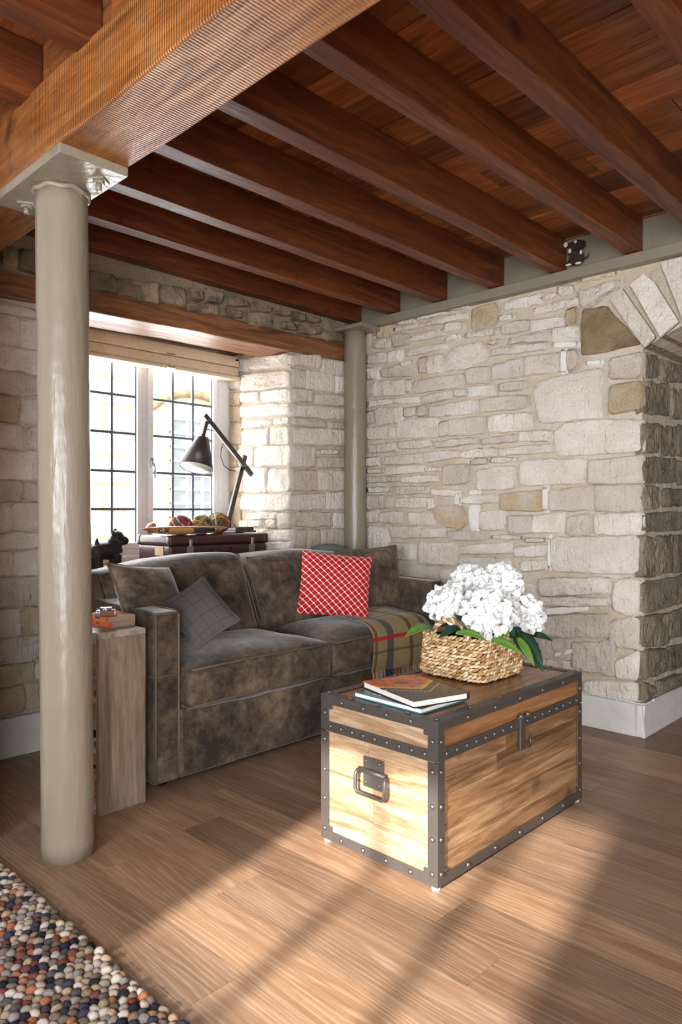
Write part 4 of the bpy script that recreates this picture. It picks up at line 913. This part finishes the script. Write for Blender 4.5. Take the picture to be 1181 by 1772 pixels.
bloom('white hydrangea head leaning over the basket side facing the stone wall', 906, 1066, 2.88, 33, [(840, 520, 1060, 812, 2.74, 2.66, .48, 'leaf', .06), (870, 560, 995, 775, 2.70, 2.62, .26, 'leaf_lt', .05), (960, 545, 1130, 590, 2.88, 2.84, .4, 'leaf', .1), (830, 560, 800, 460, 2.72, 2.72, .9, 'leaf', .05), (890, 560, 850, 480, 2.72, 2.70, .9, 'leaf', .05)], 2)
bloom('white hydrangea head at the top of the bunch, nearer the sofa', 814, 1013, 2.98, 32, [], 3)
bloom('white hydrangea head at the top of the bunch, nearer the stone wall', 868, 1016, 2.94, 36, [(840, 430, 755, 290, 2.78, 2.80, .35, 'leaf_lt', .05), (745, 570, 810, 470, 2.66, 2.70, .5, 'leaf_lt', .08)], 4)

# ================================================================== SHELF UNIT beside the sofa
HX0, HX1, HY0, HY1, HZ = 1.303, 1.502, 2.532, 3.02, .69
sh = root('shelf_unit', 'narrow weathered grey wood shelf unit between column and sofa', 'shelf', ((HX0+HX1)/2, (HY0+HY1)/2, 0))
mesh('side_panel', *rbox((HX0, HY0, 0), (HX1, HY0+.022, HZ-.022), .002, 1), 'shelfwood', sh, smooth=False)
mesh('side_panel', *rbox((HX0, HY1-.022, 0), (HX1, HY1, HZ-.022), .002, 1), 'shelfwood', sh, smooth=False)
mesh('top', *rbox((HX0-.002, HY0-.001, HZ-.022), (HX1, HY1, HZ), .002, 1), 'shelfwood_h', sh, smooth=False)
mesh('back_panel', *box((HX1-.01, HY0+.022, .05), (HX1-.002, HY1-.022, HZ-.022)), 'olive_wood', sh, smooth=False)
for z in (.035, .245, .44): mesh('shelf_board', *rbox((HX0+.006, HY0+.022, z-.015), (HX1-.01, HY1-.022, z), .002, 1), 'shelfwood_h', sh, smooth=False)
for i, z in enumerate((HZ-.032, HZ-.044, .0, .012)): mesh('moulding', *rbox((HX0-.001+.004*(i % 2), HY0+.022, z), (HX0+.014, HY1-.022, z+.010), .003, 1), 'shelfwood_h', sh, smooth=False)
rg = root('brass_ring', 'small brass ring lying on the upper shelf of the grey unit', 'ornament', (1.345, 2.585, .44))
mesh('band', *tube([(1.345+.024*math.cos(a), 2.592+.024*math.sin(a), .448) for a in (2*math.pi*i/24 for i in range(24))], .007, 8, closed=True), 'brass', rg)
mesh('stone_setting', *ellipsoid((1.326, 2.606, .456), (.006, .006, .006), n=8, m=6), 'brass', rg)
oc_ = root('folding_camera', 'dark old camera on the middle shelf of the grey unit', 'camera', (1.36, 2.60, .245))
mesh('camera_body', *rbox((1.33, 2.565, .2455), (1.42, 2.68, .285), .006, 2), 'black', oc_)
mesh('bellows', *merge(*[rbox((1.33-.006*i, 2.585, .252), (1.334-.006*i, 2.66, .28), .002, 1) for i in range(4)]), 'chrome', oc_)
wc = root('white_plaque', 'white round-topped plaque standing on the bottom shelf', 'ornament', (1.42, 2.62, .035))
P = [(2.575, .036), (2.68, .036), (2.68, .17)] + [(2.6275+.0525*math.cos(a), .17+.045*math.sin(a)) for a in (math.pi*i/10 for i in range(1, 10))] + [(2.575, .17)]
n = len(P); mesh('plaque_panel', [(1.40, y, z) for y, z in P]+[(1.425, y, z) for y, z in P], [tuple(range(n))[::-1], tuple(range(n, 2*n))]+[(i, (i+1) % n, (i+1) % n+n, i+n) for i in range(n)], 'lampin', wc, smooth=False)
mesh('plaque_stand', *rbox((1.395, 2.57, .0352), (1.44, 2.685, .042), .002, 1), 'black', wc)
rd = root('wooden_radio', 'pale wooden block with round black dials on the bottom shelf', 'radio', (1.345, 2.59, .035))
mesh('case', *rbox((1.325, 2.558, .036), (1.375, 2.62, .13), .004, 2), 'shuttle', rd)
for z in (.108, .08): mesh('dial', *lathe([(.012, 0), (.012, .005), (.008, .007)], (1.325, 2.582, z), 14, (-1, 0, 0)), 'black', rd)
mesh('slot_marking', *merge(*[box((1.3242, 2.566+i*.010, .045), (1.3252, 2.57+i*.010, .060)) for i in range(4)]), 'black', rd, smooth=False)['kind'] = 'stuff'
# paperbacks and compact camera on the unit
def text(body, size, loc, par, mat, name='title_lettering'):
    c = bpy.data.curves.new(name, 'FONT'); c.body = body; c.size = size; c.extrude = .0002
    t0 = bpy.data.objects.new(name, c); COL.objects.link(t0); bpy.context.view_layer.update()
    me = bpy.data.meshes.new_from_object(t0.evaluated_get(bpy.context.evaluated_depsgraph_get())); bpy.data.objects.remove(t0); bpy.data.curves.remove(c)
    me.materials.clear(); me.materials.append(M[mat])
    o = bpy.data.objects.new(name, me); link(o, par); o.location = loc; o.rotation_euler = Matrix(((0, 0, -1), (-1, 0, 0), (0, 1, 0))).to_euler(); o['kind'] = 'stuff'; return o
def paperback(label, near, z, h, mat, title, ang, L=.175, D=.105):
    r = root('paperback_book', label, 'book', (near[0], near[1], z), (0, 0, ang), group='orange paperbacks on the shelf unit')
    mesh('page_block', *rbox((.002, .001, .001), (D, L-.001, h-.001), .001, 1), 'oldpaper', r, smooth=False, world=False)
    mesh('cover', *merge(box((0, 0, h-.0012), (D+.001, L, h)), box((0, 0, 0), (D+.001, L, .0012)), box((-.0012, 0, 0), (.001, L, h))), mat, r, smooth=False, world=False)
    text(title, h*.52, (-.0016, L*.50+.030, h*.28), r, 'ink'); mesh('spine_rule', *merge(box((-.0015, .010, .001), (-.0011, .012, h-.001)), box((-.0015, .020, h*.45), (-.0011, .026, h*.52))), 'ink', r, smooth=False, world=False)
p1 = on_z(194, 1087, HZ); paperback('red orange paperback lying at the bottom of the pair on the unit', p1, HZ+.0004, .020, 'orange2', 'BIRDS', .05)
p2 = on_z(188, 1078, HZ+.021); paperback('orange paperback lying between the red orange one and the camera', p2, HZ+.021, .022, 'orange', 'ANIMALS', -.04, D=.115)
zc_ = HZ+.0436; p3 = on_z(171, 1066, zc_); cm = root('compact_camera', 'small silver camera with brown leatherette on the paperbacks', 'camera', p3+Vector((.02, -.02, 0)), (0, 0, -.5))
mesh('camera_body', *rbox((-.04, -.0275, 0), (.04, .0275, .026), .005, 2), 'chrome', cm, world=False)
mesh('grip_leather', *rbox((-.022, -.0285, .004), (.034, -.027, .022), .001, 1), 'leather', cm, world=False)
mesh('lens_ring', *lathe([(.025, .026), (.025, .034), (.021, .036), (.019, .034), (0, .034)], n=24), 'chrome', cm, world=False)
mesh('shutter_button', *lathe([(.005, .026), (.005, .030)], (-.032, .01, 0), 12), 'black', cm, world=False)

# ================================================================== WINDOW SILL THINGS
Z0 = ZS; SC = (2.27, 2.99, 3.56, 3.91, 1.012)
sc_ = root('suitcase', 'oxblood leather suitcase lying flat on the window sill', 'suitcase', (2.63, 3.73, Z0))
bumpf = wr_(.002, 9, 3)
mesh('case_body', *rbox((SC[0], SC[2], Z0+.004), (SC[1], SC[3], .955), .014, 3, (12, 6, 4), fn=bumpf), 'case', sc_)
mesh('case_lid', *rbox((SC[0]-.006, SC[2]-.006, .957), (SC[1]+.006, SC[3]+.006, SC[4]), .014, 3, (12, 6, 3), bulge=(0, 0, .004), fn=bumpf), 'case', sc_)
for x in (2.40, 2.86):
    l = mesh('latch', *rbox((x-.022, SC[2]-.014, .895), (x+.022, SC[2]-.002, .95), .003, 1), 'nickel', sc_, smooth=False)
    mesh('clasp', *rbox((x-.010, SC[2]-.020, .94), (x+.010, SC[2]-.008, .99), .004, 2), 'nickel', l)
for x in (SC[0]-.009, SC[1]-.032):
    for y in (SC[2]-.009, SC[3]-.032): mesh('corner_cap', *rbox((x, y, .954), (x+.042, y+.042, SC[4]+.002), .012, 2), 'case', sc_)
mesh('luggage_label', *box((SC[0]-.003, 3.63, .895), (SC[0]-.0005, 3.72, .95)), 'label', sc_, smooth=False)
mesh('carry_handle', *tube([(2.56, SC[2]-.004, .925), (2.57, SC[2]-.022, .92), (2.63, SC[2]-.026, .915), (2.69, SC[2]-.022, .92), (2.70, SC[2]-.004, .925)], .008, 8), 'case', sc_)
ZU = SC[4]+.004
# weaving shuttle
A_, B_ = on_y(245, 921, 3.60), on_y(394, 915, 3.60); xa, xb = A_.x, B_.x
sv = root('weaving_shuttle', 'long wooden weaving shuttle with a wound bobbin on the suitcase', 'shuttle', ((xa+xb)/2, 3.60, ZU))
V, F = [], []; N_ = 28
for i in range(N_+1):
    t_ = i/N_; s = -1+2*t_; wy = .034*(1-abs(s)**3.2)+.001; wz = .0235*(1-abs(s)**4)+.0012; x = xa+(xb-xa)*t_; zc2 = ZU+.026+.012*abs(s)**3
    for q in range(12): a = 2*math.pi*q/12; V.append((x, 3.60+wy*math.copysign(abs(math.cos(a))**.6, math.cos(a)), zc2+wz*math.copysign(abs(math.sin(a))**.6, math.sin(a))))
for i in range(N_):
    for q in range(12): F.append((i*12+q, (i+1)*12+q, (i+1)*12+(q+1) % 12, i*12+(q+1) % 12))
F += [tuple(range(12)), tuple(range(N_*12, N_*12+12))[::-1]]
hull = mesh('hull', V, F, 'shuttle', sv)
yf = 3.60-.0335
mesh('yarn_slot', *rbox((xa+.09, yf-.002, ZU+.017), (xb-.10, yf+.01, ZU+.037), .008, 2), 'ink', sv)
mesh('bobbin', *lathe([(.004, 0), (.012, .02), (.012, .17), (.015, .18), (.015, .235), (.006, .25), (.004, .27)], (xa+.15, yf, ZU+.027), 14, (1, 0, 0)), 'thread', sv)
mesh('dark_thread', *lathe([(.0155, 0), (.0165, .01), (.0165, .085), (.0155, .095)], (xa+.32, yf, ZU+.027), 14, (1, 0, 0)), 'thread_dk', sv)
mesh('metal_fitting', *merge(tube([(xa+.095, yf, ZU+.027), (xa+.15, yf, ZU+.027)], .006, 8), lathe([(.010, 0), (.010, .008)], (xa+.115, yf, ZU+.027), 10, (1, 0, 0)), lathe([(.009, 0), (.009, .01)], (xb-.12, yf, ZU+.027), 10, (1, 0, 0))), 'nickel', sv)
# wooden darning mushroom behind the shuttle
pm = on_y(262, 905, 3.70); dm = root('darning_mushroom', 'turned wooden darning mushroom lying behind the shuttle', 'tool', (pm.x, 3.70, ZU))
mesh('cap', *lathe([(0, -.012), (.030, -.008), (.037, .004), (.030, .014), (.012, .018), (0, .018)], (pm.x, 3.70, ZU+.040), 20, (-.75, -.25, .35)), 'shuttle', dm)
mesh('handle', *tube([(pm.x, 3.70, ZU+.040), (pm.x+.06, 3.71, ZU+.026), (pm.x+.10, 3.715, ZU+.014)], [.011, .009, .011], 10), 'shuttle', dm)
# yarn
def yarn(name, label, px, py, Y, r, mat, stretch, seed):
    random.seed(seed); c = on_y(px, py, Y); c.z = ZU + r*.93; h = root(name, label, 'yarn', (c.x, c.y, ZU), group='yarn balls on the suitcase'); L = []
    for i in range(34):
        ax = Vector((random.gauss(0, 1), random.gauss(0, 1), random.gauss(0, .8))).normalized(); e1 = ax.orthogonal().normalized(); e2 = ax.cross(e1); off = random.uniform(-.55, .55)*r; rr = math.sqrt(r*r-off*off)*random.uniform(.93, 1.0)
        L.append(tube([Vector((( e1*math.cos(a)+e2*math.sin(a))*rr+ax*off).to_tuple())*1.0 + Vector((0, 0, 0)) for a in (2*math.pi*k/28 for k in range(28))], .0052, 5, closed=True))
    V, F = merge(*L); V = [(c.x+v[0]*stretch, c.y+v[1], c.z+v[2]*.93) for v in V]
    o = mesh('wound_strand', V, F, mat, h); o['kind'] = 'stuff'
    mesh('inner_core', *ellipsoid(c, (r*.9*stretch, r*.9, r*.86)), mat, h)
yarn('yarn_ball', 'purple and red variegated yarn ball nearest the darning mushroom', 313, 898, 3.70, .060, 'yarn_a', 1.1, 3)
yarn('yarn_ball', 'small multicoloured yarn ball in the middle of the three', 350, 898, 3.69, .062, 'yarn_b', 1.0, 4)
yarn('yarn_ball', 'taller green and red yarn ball beside the lamp base', 378, 896, 3.71, .070, 'yarn_b', 1.0, 6)
random.seed(11)
# desk lamp
LY = 3.80
lp = lambda x, y: on_y(x, y, LY)
lb = lp(412, 918)
la = root('desk_lamp', 'graphite jointed desk lamp standing on the suitcase before the window', 'lamp', (lb.x, LY, ZU))
mesh('base', *rbox((lb.x-.085, LY-.085, ZU), (lb.x+.085, LY+.085, ZU+.014), .003, 1), 'lampmetal', la, smooth=False)
mesh('base_block', *rbox((lb.x-.075, LY-.075, ZU+.0145), (lb.x+.075, LY+.075, ZU+.035), .003, 1), 'lampmetal', la, smooth=False)
def stick(a, b, w_, d_, yoff, name, par):
    a, b = Vector(a), Vector(b); ax = (b-a).normalized(); sd_ = Vector((-ax.z, 0, ax.x)); V = []
    for p in (a, b):
        for s, q in ((-1, -1), (1, -1), (1, 1), (-1, 1)): V.append(tuple(p+sd_*s*w_/2+Vector((0, q*d_/2+yoff, 0))))
    return mesh(name, V, [(0, 1, 2, 3), (7, 6, 5, 4), (0, 4, 5, 1), (1, 5, 6, 2), (2, 6, 7, 3), (3, 7, 4, 0)], 'lampmetal', par, smooth=False)
a0, a1 = lp(394, 905), lp(426, 788); a0.z = ZU+.03
stick(a0, a1, .031, .018, .012, 'lower_arm', la); ua = stick(lp(434, 822), lp(352, 718), .031, .018, -.012, 'upper_arm', la)
j1, j2 = lp(421, 806), lp(358, 727)
for j in (j1, j2): mesh('joint_bolt', *lathe([(.007, -.026), (.007, .026)], (j.x, LY, j.z), 10, (0, 1, 0)), 'bronze_edge', la)
n0, n1 = lp(359, 729), lp(352, 757)
stick(n0, n1, .022, .016, .008, 'neck', la)
s0, s1 = lp(351, 757), lp(336, 811); ax = (s1-s0).normalized(); ax = (ax+Vector((0, -.12, 0))).normalized(); Ls = (s1-s0).length
shd = mesh('shade', *lathe([(.012, -.02), (.016, -.018), (.016, .0), (.038, .004), (.044, .012), (.108, Ls), (.106, Ls), (.042, .014), (.01, .01)], s0, 32, ax), 'lampmetal', la)
mesh('shade_lining', *lathe([(.010, .013), (.041, .016), (.1045, Ls-.003)], s0, 32, ax), 'lampin', shd)
mesh('bulb', *merge(ellipsoid(s0+ax*.09, (.026, .026, .030)), tube([s0+ax*.02, s0+ax*.07], .013, 10)), 'paper', shd)
cz = [lp(*p) for p in ((362, 742), (374, 745), (391, 755), (393, 765), (388, 775), (387, 790), (392, 805), (402, 813), (413, 815))]
mesh('cord', *tube([Vector((p.x, LY+.03, p.z)) for p in cz], .0032, 6), 'black', la)
mesh('cord_tail', *tube([(lb.x+.01, LY+.06, ZU+.05), (lb.x+.05, LY+.08, ZU+.03), (lb.x+.08, LY+.10, ZU+.012)], .0032, 6), 'black', la)
mesh('arm_socket', *rbox((a0.x-.025, LY-.01, ZU+.03), (a0.x+.022, LY+.04, ZU+.072), .003, 1), 'lampmetal', la, smooth=False)
# dog figurine
DY = 3.74; dp = lambda x, y: on_y(150+x*.0762, 910+y*.0762, DY)
dg = root('dog_figurine', 'dark cast terrier figurine standing on the window sill', 'figurine', (dp(450, 700).x, DY, Z0))
B = dp(440, 590); k = .0762/FPX*(B-CAM).dot(FW)/.72
def E(x, y, rx, rz, ry, rot=0, dy=0): p = dp(x, y); return ellipsoid((p.x, DY+dy, p.z), (rx*k, ry*k, rz*k), (0, rot, 0), 14, 10)
legs = []
for x, dy in ((215, -.028), (215, .028), (640, -.026), (640, .026)):
    p = dp(x, 640); legs.append(tube([(p.x, DY+dy, p.z), (p.x+.003, DY+dy, p.z-.05), (p.x+.006, DY+dy, Z0+.001)], [.028, .022, .023], 10))
blob('dog_body', [E(440, 570, 300, 150, 130), E(600, 500, 150, 190, 115, .3), E(660, 330, 110, 170, 85, .6), E(700, 250, 120, 105, 90), E(830, 330, 105, 82, 70, .2), E(225, 430, 34, 120, 32, .12), E(590, 190, 38, 75, 30, -.4, -.016), E(710, 175, 48, 95, 30, -.3, .018), E(805, 235, 36, 46, 50)] + legs, 'dog', dg, .005)
mesh('collar', *tube([(dp(670, 345).x+.034*math.cos(a)+.016*math.sin(a)*0, DY+.034*math.sin(a), dp(670, 345).z-.014*math.cos(a)) for a in (2*math.pi*i/20 for i in range(20))], .003, 6, closed=True), 'dog_tan', dg)
# toy mouse on the steel flange
TXm = 3.668; mp = lambda x, y: on_x(970+x*.0508, 405+y*.0508, TXm); k = .0508/FPX*3.9
mz = 2.4665
tm = root('toy_mouse', 'dark brown plush mouse with pale ears and paws on the steel flange', 'toy', (TXm, mp(520, 1000).y, mz))
def Em(x, y, rx, rz, ry, dx=0): p = mp(x, y); return ellipsoid((p.x+dx, p.y, p.z), (ry*k, rx*k/.72, rz*k), (0, 0, 0), 14, 10)
b0 = mp(520, 860)
blob('mouse_body', [Em(560, 860, 210, 200, 160), Em(570, 400, 220, 190, 170), Em(450, 400, 110, 100, 100, -.02), Em(400, 700, 70, 70, 60, -.02), Em(700, 690, 90, 80, 60, -.02), Em(380, 990, 100, 60, 90, -.01), Em(680, 960, 100, 60, 90, -.01), Em(790, 330, 60, 130, 40), Em(240, 380, 60, 110, 40)], 'plush', tm, .0045)
for x, y, rx, rz, dx in ((225, 385, 55, 90, -.012), (600, 310, 40, 50, -.028), (415, 620, 40, 80, -.03), (775, 650, 32, 80, -.025)): mesh('pale_ear' if y < 400 else 'paw', *Em(x, y, rx, rz, 30, dx), 'plush_pink', tm)
for x, y in ((345, 1085), (680, 1025)): mesh('foot', *Em(x, y, 80, 38, 60, -.022), 'plush_pink', tm)
mesh('tail', *tube([mp(800, 830), mp(880, 790)+Vector((.01, 0, 0)), mp(930, 640)+Vector((.015, 0, 0))], [.005, .004, .002], 8), 'plush', tm)

# ================================================================== RUG of felted pebbles
RX0, RX1, RY0, RY1 = -.75, .905, .15, 2.55
rug = root('pebble_rug', 'thick multicoloured felted wool pebble rug on the floor', 'rug', ((RX0+RX1)/2, (RY0+RY1)/2, 0))
mesh('backing', *rbox((RX0, RY0, .0005), (RX1, RY1, .010), .003, 1), 'oldpaper', rug, smooth=False)
src = []
for k in range(4):
    V, F = ellipsoid((0, 0, 0), (.0175, .0140, .012), n=7, m=5); V = [tuple(Vector(v)*(1+.22*noise.noise(Vector(v)*90+Vector((k*3, 0, 0))))) for v in V]; src.append((V, F))
cand = []
sx, sy = .0245, .0215
for j in range(int((RY1-RY0)/sy)):
    for i in range(int((RX1-RX0)/sx)):
        x = RX0+.010+(i+.5*(j % 2))*sx+random.uniform(-.004, .004); y = RY0+.01+j*sy+random.uniform(-.004, .004)
        if x > RX1-.004: continue
        v = Vector((x, y, .015))-CAM; dd = v.dot(FW); vis = False
        if dd > .2: px = 590.5+FPX*v.dot(RT)/dd; py = 886-FPX*v.z/dd; vis = -10 < px < 1190 and py < 1785
        cand.append((0 if vis else 1, dd, x, y))
cand.sort(key=lambda c: (c[0], c[1]))
keep = []; mass = []
pm_ = []
for q, (nv, dd, x, y) in enumerate(cand):
    k = random.randrange(4); a = random.random()*6.28; z = .013+random.uniform(-.003, .004)
    if q < 300:
        if len(pm_) < 4 and k not in [p[0] for p in pm_]:
            o = mesh('wool_pebble', *src[k], 'wool_obj', rug, world=False); o.location = Vector((x, y, z))-rug.location; o.rotation_euler = (0, 0, a); pm_.append((k, o))
        else:
            o = [p[1] for p in pm_ if p[0] == k]
            share(o[0] if o else pm_[0][1], 'wool_pebble', rug, (x, y, z), (random.uniform(-.3, .3), random.uniform(-.3, .3), a))
    else:
        ca, sa = math.cos(a), math.sin(a); mass.append(([(x+v[0]*ca-v[1]*sa, y+v[0]*sa+v[1]*ca, z+v[2]) for v in src[k][0]], src[k][1]))
o = mesh('wool_pebbles', *merge(*mass), 'wool', rug); o['kind'] = 'stuff'
